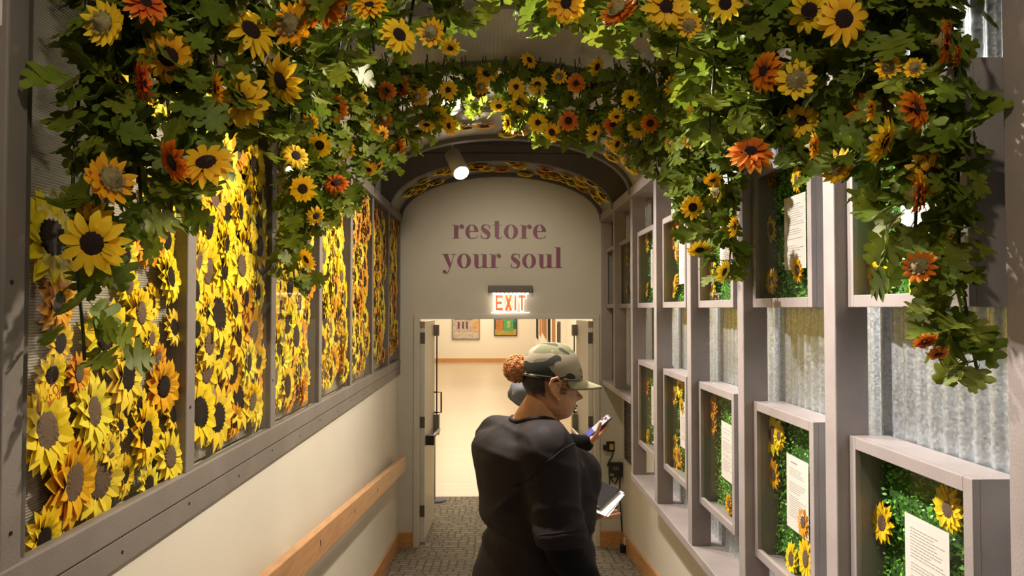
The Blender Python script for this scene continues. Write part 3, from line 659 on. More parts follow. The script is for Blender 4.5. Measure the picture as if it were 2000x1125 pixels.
cx_ = MB(); cx_.loft([[(r*math.cos(2*math.pi*k/10), r*math.sin(2*math.pi*k/10), z) for k in range(10)] for r, z in ((.030, -.004), (.025, -.012), (.010, -.019), (.004, -.035))])
petal_ring(cx_, 12, .018, .039, .013, -.006, -.012, .0, random.Random(5))
CALYX = cx_.mesh('calyx', M['calyx'], True)

def leaf_mesh(seed):
    rr = random.Random(seed); L = .082
    # lobed outline: stalk at the origin, tip at +Y
    half = [(0,.02),(.12,-.04),(.26,-.06),(.39,.03),(.41,.14),(.30,.20),(.25,.26),(.42,.26),(.57,.33),(.60,.46),(.48,.55),(.33,.50),(.25,.53),(.36,.62),(.37,.77),(.26,.85),(.16,.80),(.13,.84),(.16,.97),(.07,1.04),(0,1.0)]
    V = []; n = len(half); fold = rr.uniform(.10, .35); bend = rr.uniform(-.25, .55); tw = rr.uniform(-.3, .3)
    def P(x, y):
        x *= rr.uniform(.93, 1.07); z = abs(x)*fold*.9 - bend*y*y*.5 + tw*x*y + .05*math.sin(x*14 + seed)*math.sin(y*9)
        return (x*L*1.12, y*L, z*L)
    for sg in (-1, 1):
        for x, y in half: V.append(P(sg*x, y))
    mids = len(V); ms = [.0, .25, .5, .75, .95]
    for y in ms: V.append((0, y*L, -bend*y*y*.5*L - .02*L))
    Fq = []
    def near(y): return min(range(5), key=lambda i: abs(ms[i]-y*.92))
    for s_ in (0, 1):
        for i in range(n-1):
            a, b = s_*n+i, s_*n+i+1; ma, mb_ = mids+near(half[i][1]), mids+near(half[i+1][1])
            if ma == mb_: Fq.append((a, b, ma) if s_ else (b, a, ma))
            else: Fq.append((a, b, mb_, ma) if s_ else (b, a, ma, mb_))
    mb = MB(); mb.add(V, Fq); mb.tube([(0, .0, -.002), (0, -.022, .0)], .0013, 4)
    return mb.mesh('leaf', M['leaf'], True)
LEAF = [leaf_mesh(s) for s in range(8)]

def face_rot(d, roll=0.0):              # +Z of a flower looks along d
    return (Vector(d).normalized().to_track_quat('Z', 'Y').to_matrix() @ Matrix.Rotation(roll, 3, 'Z')).to_euler()

def make_flower(parent, base, pos, d, kind, size, rr):
    s = size/.134
    me = rr.choice(FL[kind]); f = link('sunflower', me, parent, Vector(pos) - Vector(base), face_rot(d, rr.uniform(0, 6)), s)
    link('flower_heart', HEART, f, (0, 0, .003)); link('calyx', CALYX, f)
    return f

# ------------------------------------------------------------------ garlands of silk sunflowers hung from the ribs
def vault_z(x): return SPR + (RISE+.03)*math.sqrt(max(0.0, 1 - ((x-CX)/(AX+.03))**2))
class Strand:
    def __init__(s, px, py_bot, d, label, group, swing=0.0, py_top=None, dens=1.0):
        b = W(px, py_bot, d); s.x, s.y, s.zb = b.x, d, b.z
        s.zt = vault_z(s.x) - .01 if py_top is None else W(px, py_top, d).z
        s.base = Vector((s.x, s.y, s.zt)); s.dens = dens; s.rr = random.Random(int(px*7+py_bot)); s.swing = swing
        s.root = tag(empty('sunflower_garland', s.base), label, 'garland', group); s.px = px; s.d = d
        n = max(6, int((s.zt-s.zb)/.05)); s.pts = []
        ph = s.rr.uniform(0, 6)
        for i in range(n+1):
            t = i/n; s.pts.append(Vector((.012*math.sin(ph + t*9) + swing*t*t, .012*math.cos(ph*1.3 + t*7), -(s.zt-s.zb)*t)))
    def at(s, t):
        i = t*(len(s.pts)-1); k = min(int(i), len(s.pts)-2); return s.pts[k].lerp(s.pts[k+1], i-k)
    def finish(s, flowers, extra=0, spread=.06, leafs=1.0, kinds=('pet_y','pet_y','pet_g','pet_o')):
        rr = s.rr; H = s.zt - s.zb
        MB().tube(s.pts, .0035, 6).build('stem', M['vine'], s.root, True)
        ch = MB(); nl = 7                                     # the plastic chain it hangs by
        for i in range(nl):
            a, b = (X_, Z_) if i % 2 else (Y_, Z_); ch.torus((.01, -.012, -.012 - i*.027), a*.62, b, .0135, .0022, 10, 4)
        ch.build('hanging_chain', M['vine'], s.root, True)
        # leaves in whorls down the stem
        nw = int(H/.030*s.dens*leafs)
        for i in range(nw):
            t = (i + rr.uniform(.1, .9))/nw
            if t*H < .035: continue
            c = s.at(min(t, .995))
            for q in range(2 if rr.random() < .55 else 3):
                a = rr.uniform(0, 2*math.pi); out = rr.uniform(.008, spread); rad = Vector((math.cos(a), math.sin(a), 0)); tg = Vector((-rad.y, rad.x, 0))
                dirv = (rad*rr.uniform(.35, .9) + tg*rr.uniform(-.8, .8) + Z_*rr.uniform(-1.05, .35)).normalized()
                p = c + Vector((math.cos(a)*out, math.sin(a)*out, rr.uniform(-.02, .02)))
                wx = s.x + p.x + dirv.x*.085
                if wx < XL+.012 or wx > XR+.0: p.x *= .4; dirv.x *= -.5; dirv.normalize()
                # leaf blade: +Y along dirv, upper face towards the room's light and outwards
                nrm = rad*.55 + Z_*rr.uniform(.1, .7) - Y_*rr.uniform(.0, .7) + Vector((rr.uniform(-.4, .4), rr.uniform(-.3, .3), 0)); nrm = (nrm - dirv*nrm.dot(dirv)).normalized()
                side = dirv.cross(nrm); m3 = Matrix((side, dirv, nrm)).transposed()
                tip = s.base + p + dirv*.035
                if any(tip.y < fp.y+.05 and math.hypot(tip.x-fp.x, tip.z-fp.z) < .40*fs+.03 for fp, _d, _k, fs in flowers): continue
                link('leaf', rr.choice(LEAF), s.root, p, m3.to_euler(), rr.uniform(.62, .98))
        for (pos, d, kind, size) in flowers: make_flower(s.root, s.base, pos, d, kind, size, rr)
        for i in range(extra):
            t = rr.uniform(.25, .97); c = s.base + s.at(t); d = Vector((rr.uniform(-.9, .9), -1, rr.uniform(-.7, .2)))
            p = c + d.normalized()*.05; p.x = min(max(p.x, XL+.07), XR-.07)
            make_flower(s.root, s.base, p, d, rr.choice(kinds), rr.uniform(.105, .13), rr)

near_spec = [  # column in the photograph, lowest point, distance
 (150, 705, 1.62), (205, 520, 1.66), (262, 400, 1.72), (325, 425, 1.72), (372, 330, 1.80), (432, 215, 1.84), (500, 285, 1.95), (556, 260, 2.0), (612, 205, 2.0), (668, 125, 1.9), (735, 100, 1.8), (800, 75, 1.7), (870, 85, 1.7),
 (990, 15, 1.75), (1102, 55, 1.75), (1180, 50, 1.8), (1250, 70, 1.85), (1320, 110, 1.9), (1392, 265, 1.95), (1445, 290, 2.0), (1500, 250, 2.0), (1560, 300, 1.95), (1615, 340, 1.9), (1668, 310, 1.82), (1722, 390, 1.76), (1790, 560, 1.68), (1850, 740, 1.64)]
NEAR = []
for i, (px, pb, d) in enumerate(near_spec):
    nm = ORD[i] if i < 13 else ORD[len(near_spec)-1-i]
    side = 'counted from the sunflower panels' if i < 13 else 'counted from the timber display grid'
    NEAR.append(Strand(px, pb, d, '%s strand of the near silk sunflower garland, %s' % (nm, side), 'strands of the near garland', 0.0 if px < 1840 else .07, None, .50 if i == 0 else .8 if i == 1 else 1.0))
far_spec = [(578, 560, 3.1), (612, 450, 3.2), (645, 415, 3.3), (680, 385, 3.42), (718, 350, 3.55), (752, 320, 3.65), (790, 285, 3.75), (830, 262, 3.82), (868, 250, 3.88), (905, 215, 3.92), (945, 205, 3.95), (985, 245, 3.96), (1022, 240, 3.96), (1050, 270, 3.95), (1090, 265, 3.92), (1128, 285, 3.88), (1165, 275, 3.82), (1205, 290, 3.74), (1245, 320, 3.64), (1285, 345, 3.52), (1322, 360, 3.4), (1352, 470, 3.22), (1392, 440, 3.15), (1425, 545, 3.05)]
FAR = []
for i, (px, pb, d) in enumerate(far_spec):
    h = len(far_spec)//2
    nm = ORD[i] if i < h else ORD[len(far_spec)-1-i]
    side = 'counted from the sunflower panels' if i < h else 'counted from the timber display grid'
    FAR.append(Strand(px, pb, d, '%s strand of the far silk sunflower garland, %s' % (nm, side), 'strands of the far garland'))

C_, B_, Lf, Rt, Dn, Up, LD, RD, RU, LU = (0,-1,-.15), (.25,.8,.1), (-1,-.55,-.1), (1,-.55,-.1), (0,-.6,-.9), (0,-.8,.6), (-.7,-.7,-.5), (.7,-.7,-.5), (.7,-.8,.3), (-.6,-.8,.3)
near_fl = [(203,45,92,'y',B_),(283,8,85,'o',RU),(487,62,112,'y',RU),(568,48,88,'g',B_),(632,6,98,'o',C_),(722,14,70,'g',Up),(553,157,104,'y',LD),(470,195,112,'y',C_),(283,160,88,'o',Lf),(216,350,100,'g',(-.8,.45,-.2)),(341,316,90,'o',LD),(404,322,112,'y',Up),(184,475,128,'y',C_),(778,70,78,'y',RU),(842,64,58,'g',B_),(425,172,62,'g',Lf),
 (1105,8,80,'g',C_),(1208,18,85,'o',(.5,.5,-.4)),(1300,14,98,'y',C_),(1415,8,72,'y',C_),(1346,50,52,'g',B_),(1583,20,92,'y',LD),(1645,38,104,'y',C_),(1846,80,92,'o',Rt),(1868,108,48,'o',Rt),(1496,140,84,'o',(-.95,-.5,0)),(1555,157,78,'y',B_),(1784,214,90,'o',RU),(1722,276,94,'y',RD),(1466,300,90,'o',(-.2,-.8,.5)),(1588,285,58,'g',Rt),(1634,326,76,'y',(.8,.5,-.3)),(1792,380,84,'o',Rt),(1786,132,42,'g',B_),(1795,520,68,'o',(.5,.6,-.2)),(1808,665,52,'o',Dn),(1832,690,44,'o',Dn),(880,92,42,'y',Dn),(1700,215,46,'g',Rt),(1735,130,50,'g',B_)]
far_fl = [(577,305,52,'y',RU),(625,284,52,'y',C_),(592,369,54,'y',C_),(655,211,56,'o',C_),(657,360,52,'o',Up),(700,196,40,'y',C_),(755,178,40,'o',C_),(751,232,34,'o',B_),(650,150,34,'o',Lf),(780,290,36,'o',Lf),(875,176,40,'y',C_),(879,245,42,'y',LD),(833,246,36,'y',Up),(1033,118,36,'y',RU),(1008,170,38,'y',C_),(1050,240,42,'y',C_),(1051,180,30,'y',Rt),(1125,163,40,'o',C_),(1110,236,42,'o',C_),(1165,130,40,'y',RD),(1232,193,40,'y',C_),(1270,241,40,'o',C_),(1160,259,38,'y',RD),(1205,226,36,'y',Dn),(1363,206,56,'y',C_),(1310,166,42,'y',(.9,.4,0)),(1314,281,36,'y',B_),(1346,276,30,'y',B_),(1204,281,38,'y',RD),(600,506,44,'y',LD),(616,421,38,'g',RD),(605,240,38,'y',B_),(990,240,36,'y',Rt),(974,206,36,'y',Dn),(680,292,32,'y',B_),(720,250,34,'g',B_),(745,262,34,'g',RD),(815,190,34,'g',B_),(720,330,34,'g',Dn),(668,300,34,'g',Up),(1352,405,50,'y',C_),(1366,486,48,'y',Dn),(1412,530,50,'y',RD),(1432,442,46,'g',Rt),(1400,375,50,'g',(.9,.3,0)),(1392,350,38,'g',Dn),(940,170,32,'g',B_),(1092,150,32,'g',B_)]
def hand_out(strands, fl):
    for (px, py, sz, k, d) in fl:
        s = min(strands, key=lambda q: abs(q.px-px) + max(0, (W(px, py, q.d).z < q.zb-.05))*60)
        dist = s.d - (.12 if s.d < 2.6 else .10); p = W(px, py, dist)
        p.x = min(max(p.x, XL+.05), XR-.05)
        s.__dict__.setdefault('fl', []).append((p, Vector(d) + Vector((R.uniform(-.1,.1),)*3), {'y':'pet_y','g':'pet_g','o':'pet_o'}[k], sz*dist/F*1.04))
hand_out(NEAR, near_fl); hand_out(FAR, far_fl)
for i, s in enumerate(NEAR): s.finish(getattr(s, 'fl', []), 1 if (s.zt-s.zb) > .5 and i % 2 else 0, .085, 1.6 if 2 < i < 10 or 17 < i < 25 else 1.35)
for s in FAR: s.finish(getattr(s, 'fl', []), 1 if R.random() < .35 else 0, .07, 1.55)

# ------------------------------------------------------------------ paper sunflowers
def paper_mesh(kind, seed, flatness=1.0):
    rr = random.Random(seed*13+5); mb = MB(); n = rr.choice((13, 15, 17))
    petal_ring(mb, n, .10, .53, .19, .02, .05*flatness, .05*flatness, rr, 0, 1); petal_ring(mb, n-1, .10, .49, .19, .05, .12*flatness, .06*flatness, rr, 0, 1)
    if seed % 3 == 0: petal_ring(mb, 9, .1, .40, .15, .07, .17*flatness, .05*flatness, rr, 0, 1)
    return mb.mesh('paper_petals', M[kind], False)
PAP = {k: [paper_mesh(k, s) for s in range(5)] for k in ('pap_y', 'pap_l', 'pap_o')}
def heart_mesh(r, m, scal=22, seed=1):
    rr = random.Random(seed); mb = MB(); rs = []
    for rad, z in ((r, .0), (r*.93, .035), (r*.5, .045)): rs.append([((rad + (.018*math.cos(k*math.pi) if rad > r*.8 else 0))*math.cos(math.pi*k/scal), (rad + (.018*math.cos(k*math.pi) if rad > r*.8 else 0))*math.sin(math.pi*k/scal), z + rr.uniform(-.004, .004)) for k in range(2*scal)])
    return mb.loft(rs).mesh('flower_heart', m, False)
HP = [heart_mesh(.20, M['heart_paper'], 20, 1), heart_mesh(.23, M['heart_paper'], 24, 2), heart_mesh(.20, M['heart_brown'], 20, 3)]
HP = [HP[0], HP[1], HP[0], HP[1], HP[0], HP[2]]
HB = heart_mesh(.19, M['heart_brown'], 18, 4)
SZ = lambda d: 'tiny' if d < .12 else 'small' if d < .165 else 'medium' if d < .215 else 'large' if d < .26 else 'huge'
CN = {'pap_y': 'yellow', 'pap_l': 'lemon', 'pap_o': 'orange'}
def paper_flower(pos, nrm, dia, kind, rr, hearts=HP, name='paper_sunflower'):
    me = rr.choice(PAP[kind]); o = link(name, me, None, pos, face_rot(nrm, rr.uniform(0, 6)), (dia, dia, min(dia, .17)))
    hb = rr.choice(hearts if rr.random() < .9 or hearts is not HP else [HP[5]])
    link('flower_heart', hb, o, (0, 0, .085), (0, 0, rr.uniform(0, 6)), rr.uniform(.9, 1.15) if dia > .1 else 1.0)
    return o
def spread(y0, y1, z0, z1, n, dmin, dmax, gap, rr):
    pts = []; tries = 0
    while len(pts) < n and tries < 6000:
        tries += 1; dia = rr.uniform(dmin, dmax)
        if rr.random() < .2: dia *= .72
        y, z = rr.uniform(y0+dia*.30, y1-dia*.30), rr.uniform(z0+dia*.38, z1-dia*.2)
        if all(math.hypot(y-p[0], z-p[1]) > gap*(dia+p[2])/2 for p in pts): pts.append((y, z, dia))
    return pts
near_bay = [(95,465,190),(112,592,130),(285,462,130),(325,542,112),(268,612,115),(198,655,150),(298,662,74),(240,730,165),(318,755,115),(178,805,165),(106,732,90),(84,842,185),(232,832,64),(280,848,140),(335,810,72),(324,893,110),(136,942,190),(194,936,170),(246,928,92),(284,946,80),(77,1052,125),(345,395,95),(262,275,85),(222,345,90),(335,640,75),(250,560,80),(120,670,90),(300,590,80),(310,700,70),(210,880,80),(268,790,70),(150,730,90),(330,470,80),(300,380,80),(240,500,80)]
TOTAL = 0
for k in range(-1, 3):
    rr = random.Random(100+k); y0, y1 = post(k)+PW, post(k+1)
    if k == -1:
        pts = []
        for px, py, h in near_bay:
            p = WX(px, py, XLB+.02); pts.append((p.y, p.z, h*p.y/F))
        pts += [(y, z, d) for (y, z, d) in spread(1.95, y1, .45, .82, 7, .14, .2, .5, rr)]
    else:
        pts = spread(y0, y1, -.48, SPR-.06, 56, .165, .255, .43, rr)
    rows = sorted(pts, key=lambda p: p[1]); nrow = 7; per = max(1, math.ceil(len(rows)/nrow))
    for ri in range(nrow):
        row = sorted(rows[ri*per:(ri+1)*per], key=lambda p: p[0])
        for ci, (y, z, dia) in enumerate(row):
            kind = rr.choice(['pap_y']*5 + ['pap_l']*3 + ['pap_o']*(2 if k > -1 else 1))
            x = XLB + .002 + rr.uniform(0, .020)
            o = paper_flower((x, y, z), Vector((1, rr.uniform(-.12, .12), rr.uniform(-.12, .12))), dia, kind, rr)
            tag(o, '%s %s paper sunflower, row %s above sill, %s from near post, %s glazed bay' % (SZ(dia), CN[kind], ['one','two','three','four','five','six','seven'][ri], ORD[ci], ORD[k+1]), 'paper sunflower', 'paper sunflowers in the %s glazed bay' % ORD[k+1])
            TOTAL += 1
# red handwriting on the petals of one bloom in the first bay
ink = mat('red_ink', (0.62, 0.05, 0.03), 0.6)
p = WX(104, 752, -.945); FW_ = min([o for o in C.objects if o.name.startswith('paper_sunflower')], key=lambda o: (o.location - WX(108, 742, -.97)).length)
bpy.context.view_layer.update()
for txt, px, py, h, rot in (('VCIS', 94, 752, 18, -.75), ('S', 92, 786, 19, -.4)):
    fc = bpy.data.curves.new('lettering', 'FONT'); fc.body = txt; fc.size = h*1.4*WX(px, py, -.940).y/F; fc.extrude = .0004
    to = bpy.data.objects.new('tmp', fc); C.objects.link(to); me = bpy.data.meshes.new_from_object(to.evaluated_get(bpy.context.evaluated_depsgraph_get())); bpy.data.objects.remove(to)
    me.materials.clear(); me.materials.append(ink)
    q = WX(px, py, -.940); m4 = Matrix.Translation(q) @ Matrix(((0,0,1),(1,0,0),(0,1,0))).to_4x4() @ Matrix.Rotation(rot, 4, 'Z')
    lo = link('lettering', me, FW_); lo.matrix_parent_inverse = FW_.matrix_world.inverted(); lo.matrix_basis = m4
# the bays further off: joined
def joined(name, items, parent, label, kinds, flat_z=.15):
    mbs = {k: MB() for k in kinds}; hb = MB(); rr = random.Random(len(items))
    for pos, nrm, dia in items:
        k = rr.choice(kinds); me = rr.choice(PAP[k]); m4 = Matrix.Translation(pos) @ face_rot(nrm, rr.uniform(0, 6)).to_matrix().to_4x4() @ Matrix.Diagonal((dia, dia, min(dia, flat_z), 1))
        mbs[k].add([m4 @ v.co for v in me.vertices], [tuple(p.vertices) for p in me.polygons])
        h = HP[0]; m5 = m4 @ Matrix.Translation((0, 0, .085)); hb.add([m5 @ v.co for v in h.vertices], [tuple(p.vertices) for p in h.polygons])
    me = bpy.data.meshes.new(name); V = []; Fq = []; mi = []
    for idx, q in enumerate(list(mbs.values()) + [hb]):
        o = len(V); V += q.v; Fq += [tuple(i+o for i in f) for f in q.f]; mi += [idx]*len(q.f)
    me.from_pydata(V, [], Fq)
    flatm = {'pap_y': M['flat_y'], 'pap_l': M['flat_l'], 'pap_o': M['flat_o']}
    for k in kinds: me.materials.append(flatm[k])
    me.materials.append(M['heart_paper']); me.polygons.foreach_set('material_index', mi); me.update()
    return tag(link(name, me, parent), label, 'paper sunflowers', None, 'stuff')
M['flat_y'] = mat('bright_yellow_card', (.92, .63, .014), .6); M['flat_l'] = mat('lemon_card', (.94, .70, .035), .6); M['flat_o'] = mat('orange_yellow_card', (.82, .36, .01), .6)
for k in range(3, 6):
    rr = random.Random(200+k); y0, y1 = post(k)+PW, (post(k+1) if k < 5 else WD-.05)
    pts = spread(y0, y1, -.47, SPR-.06, 56, .165, .25, .42, rr)
    joined('paper_sunflowers', [(Vector((XLB+.004+rr.uniform(0, .02), y, z)), Vector((1, rr.uniform(-.1, .1), rr.uniform(-.1, .1))), d) for y, z, d in pts], None,
           'mass of yellow paper sunflowers filling the %s glazed bay' % ORD[k+1], ['pap_y', 'pap_l', 'pap_o'])
# flowers on the vault between the ribs
def on_vault(y0, y1, n, seed, gap, skip=None, dm=(.13, .2)):
    rr = random.Random(seed); out = []; tries = 0
    while len(out) < n and tries < 4000:
        tries += 1; t = rr.uniform(.10, .90); y = rr.uniform(y0+.05, y1-.05); dia = rr.uniform(*dm)
        if skip and skip(t, y): continue
        a = math.pi*(1-t); p = Vector((CX + (AX+.02)*math.cos(a), y, SPR + (RISE+.025)*math.sin(a)))
        if all((p-q[0]).length > gap*(dia+q[2])/2 for q in out):
            nrm = -Vector((math.cos(a)/(AX), 0, math.sin(a)/RISE)).normalized(); out.append((p, nrm, dia, t))
    return out
for nm, (y0, y1), n, sk, gap, word in (('a', (post(5)+PW, WD-.08), 34, None, .5, 'on vault past header panel'), ('b', (post(3)+PW, post(4)), 26, lambda t, y: .42 < t < .62 and R.random() < .6, .55, 'on vault before the open bay')):
    rr = random.Random(77)
    for i, (p, nrm, dia, t) in enumerate(sorted(on_vault(y0, y1, n, 31+n, gap, sk), key=lambda q: q[3])):
        kind = rr.choice(['pap_y', 'pap_y', 'pap_l', 'pap_o'])
        o = paper_flower(p, nrm, dia, kind, rr)
        tag(o, '%s paper sunflower %s, %s from the handrail side' % (CN[kind], word, ORD[i]), 'paper sunflower', 'paper sunflowers %s' % word)

# ------------------------------------------------------------------ framed shadow boxes in the timber grid
BXF = 1.072
rl = random.Random(11)
def tuft_mesh(seed, hy_, hz_):
    rr = random.Random(seed); mb = MB(); V = []; Fq = []
    for i in range(2600):
        y, z = rr.uniform(-hy_, hy_), rr.uniform(-hz_, hz_); x = rr.uniform(.0, .022)
        a = rr.uniform(0, 2*math.pi); L = rr.uniform(.010, .017); wd = L*.62; d = Vector((rr.uniform(-.9, -.1), math.cos(a), math.sin(a))).normalized(); s = d.cross(Vector((rr.uniform(-1, 1), rr.uniform(-1, 1), rr.uniform(-1, 1)))).normalized()
        p = Vector((x, y, z)); o = len(V)
        V += [p, p + d*L*.5 + s*wd*.5, p + d*L, p + d*L*.5 - s*wd*.5]; Fq.append((o, o+1, o+2, o+3))
    mb.v = [tuple(v) for v in V]; mb.f = Fq; return mb.mesh('boxwood_mat', M['boxleaf'])
HW, HU, HL = .30, .285, .318
TUFT = {HU: [tuft_mesh(s, HW-.02, HU-.02) for s in (1, 2)], HL: [tuft_mesh(s, HW-.02, HL-.02) for s in (3, 4)]}
def text_mesh(seed, title):
    rr = random.Random(seed); mb = MB(); z = .105
    if title: mb.box(0, .0006, -.06, .0, .112, .118); z = .09
    while z > -.10:
        if rr.random() < .18: z -= .0095; continue
        y = -.075; end = rr.uniform(.0, .075)
        while y < end:
            L = rr.uniform(.006, .02); mb.box(0, .0006, y, min(y+L, .085), z, z+.0022); y += L + .004
        z -= .0085
    return mb.mesh('printed_lines', M['ink'])
TXT = [text_mesh(s, s % 2) for s in range(4)]
def shadow_box(k, upper, i):
    hh = HU if upper else HL; y1 = post(k+1) - .004; yc = y1 - HW; zc = .288 if upper else -.703
    if k == 5: yc = WD - .05 - HW
    root = tag(empty('shadow_box', (BXF, yc, zc)), 'grey framed shadow box of boxwood, %s in the %s row counting from the camera end' % (ORD[i], 'upper' if upper else 'lower'), 'shadow box', 'shadow boxes in the timber grid')
    fr = .036; DPT = .118
    for nm, (a, b, c, d) in (('frame_side', (-HW, -HW+fr, -hh, hh)), ('frame_side', (HW-fr, HW, -hh, hh)), ('frame_rail', (-HW+fr, HW-fr, -hh, -hh+fr)), ('frame_rail', (-HW+fr, HW-fr, hh-fr, hh))):
        bevel(MB().box(0, .018, a, b, c, d).build(nm, M['grey'], root), .002)
    for nm, (a, b, c, d) in (('box_side', (-HW, -HW+.014, -hh, hh)), ('box_side', (HW-.014, HW, -hh, hh)), ('box_top', (-HW+.014, HW-.014, hh-.014, hh)), ('box_bottom', (-HW+.014, HW-.014, -hh, -hh+.014))):
        MB().box(.018, DPT, a, b, c, d).build(nm, M['grey'], root)
    MB().box(.098, .104, -HW+.014, HW-.014, -hh+.014, hh-.014).build('back_board', M['boxback'], root)
    t = link('boxwood_mat', TUFT[hh][i % 2], root, (.076, 0, 0), (math.pi if i % 3 == 1 else 0, 0, 0)); t['kind'] = 'stuff'
    MB().box(.012, .015, -HW+fr-.004, HW-fr+.004, -hh+fr-.004, hh-fr+.004).build('glass_pane', M['glass'], root)
    pg = tag(MB().box(-.0005, .0005, -.104, .104, -.140, .140).build('printed_page', M['paper']), 'white printed page with short grey lines inside the %s %s shadow box from the camera' % (ORD[i], 'upper' if upper else 'lower'), 'page', 'printed pages in the shadow boxes')
    pg.location = (BXF+.062, yc, zc); pg.rotation_euler = (rl.uniform(-.03, .03), 0, 0)
    link('printed_lines', TXT[(i*3 + upper) % 4], pg, (-.0012, 0, 0), (0, 0, 0), (1, -1, 1))
    return root
for i in range(7): shadow_box(i-1, 1, i)
for i in range(5): shadow_box(i-1, 0, i)
bf = [(1728,1022,85,'y',-1,0),(1858,995,98,'y',-1,0),(1503,845,82,'y',0,0),(1526,852,56,'y',0,0),(1507,922,62,'o',0,0),(1573,1020,62,'o',0,0),(1550,1092,66,'y',0,0),(1578,1092,92,'y',0,0),
 (1386,793,52,'o',1,0),(1382,820,44,'o',1,0),(1427,985,44,'o',1,0),(1303,765,42,'l',2,0),(1331,757,44,'y',2,0),(1334,795,40,'y',2,0),(1304,855,40,'y',2,0),(1308,895,46,'y',2,0),(1329,893,46,'o',2,0),(1251,750,30,'o',3,0),(1268,850,26,'y',3,0),(1252,855,26,'y',3,0),
 (1711,535,78,'y',-1,1),(1800,560,70,'y',-1,1),(1490,358,38,'o',0,1),(1560,350,54,'y',0,1),(1490,453,58,'y',0,1),(1562,528,54,'o',0,1),(1495,551,54,'y',0,1),(1375,520,46,'y',1,1),(1379,560,50,'y',1,1),(1386,400,40,'y',1,1),
 (1302,441,36,'o',2,1),(1302,480,30,'o',2,1),(1327,432,40,'o',2,1),(1325,494,36,'o',2,1),(1298,567,36,'y',2,1),(1323,552,36,'o',2,1),(1248,485,32,'y',3,1),(1247,568,30,'y',3,1),(1266,465,26,'o',3,1),(1213,488,26,'y',4,1),(1209,565,24,'y',4,1),(1212,515,22,'y',4,1),(1181,500,20,'y',5,1)]
cnt = {}; BFO = []
for px, py, h, c, k, up in bf:
    kind = {'y': 'pap_y', 'o': 'pap_o', 'l': 'pap_l'}[c]; p = WX(px, py, BXF+.070); dia = h*p.y/F
    yc = (post(k+1)-.004-HW) if k < 5 else WD-.05-HW
    p.y = min(max(p.y, yc-HW+.05), yc+HW-.05)
    o = paper_flower(p, Vector((-1, R.uniform(-.08, .08), R.uniform(-.08, .08))), dia, kind, R, [HB])
    o.scale = (dia, dia, min(dia, .09)); BFO.append((k, up, -p.z, c, o))
for k, up in sorted({(q[0], q[1]) for q in BFO}):
    for j, q in enumerate(sorted([q for q in BFO if q[:2] == (k, up)], key=lambda q: q[2])):
        tag(q[4], '%s paper sunflower, %s from the top, in the %s %s shadow box from the camera' % ({'y':'yellow','o':'golden','l':'lemon'}[q[3]], ORD[j], ORD[k+1], 'upper' if up else 'lower'), 'paper sunflower', 'paper sunflowers in the shadow boxes')

# ------------------------------------------------------------------ people
def remesh(mb, vox, smooth_it=4, name='tmp', fac=.5):
    me = mb.mesh(name, None); bm = bmesh.new(); bm.from_mesh(me); bmesh.ops.recalc_face_normals(bm, faces=bm.faces); bm.to_mesh(me); bm.free()
    o = bpy.data.objects.new(name, me); C.objects.link(o)
    r = o.modifiers.new('r', 'REMESH'); r.mode = 'VOXEL'; r.voxel_size = vox
    s = o.modifiers.new('s', 'SMOOTH'); s.iterations = smooth_it; s.factor = fac
    dg = bpy.context.evaluated_depsgraph_get(); ev = o.evaluated_get(dg); m2 = bpy.data.meshes.new_from_object(ev)
    V = [tuple(v.co) for v in m2.vertices]; Fq = [tuple(p.vertices) for p in m2.polygons]
    bpy.data.objects.remove(o); bpy.data.meshes.remove(me); bpy.data.meshes.remove(m2)
    return V, Fq

def lerp_table(tab, w_):
    if w_ <= tab[0][0]: return tab[0][1]
    for (a, va), (b, vb) in zip(tab, tab[1:]):
        if w_ <= b:
            t = (w_-a)/(b-a); t = t*t*(3-2*t)*.5 + t*.5; return va + (vb-va)*t
    return tab[-1][1]
FRONT = [(-.118,.006),(-.114,.030),(-.107,.050),(-.100,.057),(-.093,.059),(-.088,.062),(-.083,.070),(-.079,.070),(-.0755,.066),(-.071,.074),(-.066,.072),(-.060,.070),(-.055,.081),(-.049,.097),(-.043,.095),(-.034,.085),(-.022,.075),(-.012,.0715),(-.004,.076),(.008,.0805),(.03,.081),(.06,.072),(.09,.047),(.107,.004)]
FBASE = [(-.118,.006),(-.114,.026),(-.107,.043),(-.093,.055),(-.075,.063),(-.055,.067),(-.03,.068),(-.012,.067),(.008,.078),(.03,.080),(.06,.071),(.09,.046),(.107,.003)]
BACK = [(-.118,.004),(-.105,.004),(-.085,.030),(-.06,.062),(-.03,.083),(0,.094),(.03,.097),(.06,.088),(.09,.058),(.107,.004)]
WIDE = [(-.118,.006),(-.112,.022),(-.104,.035),(-.09,.048),(-.07,.0585),(-.045,.066),(-.02,.071),(0,.074),(.03,.076),(.06,.069),(.09,.046),(.107,.004)]
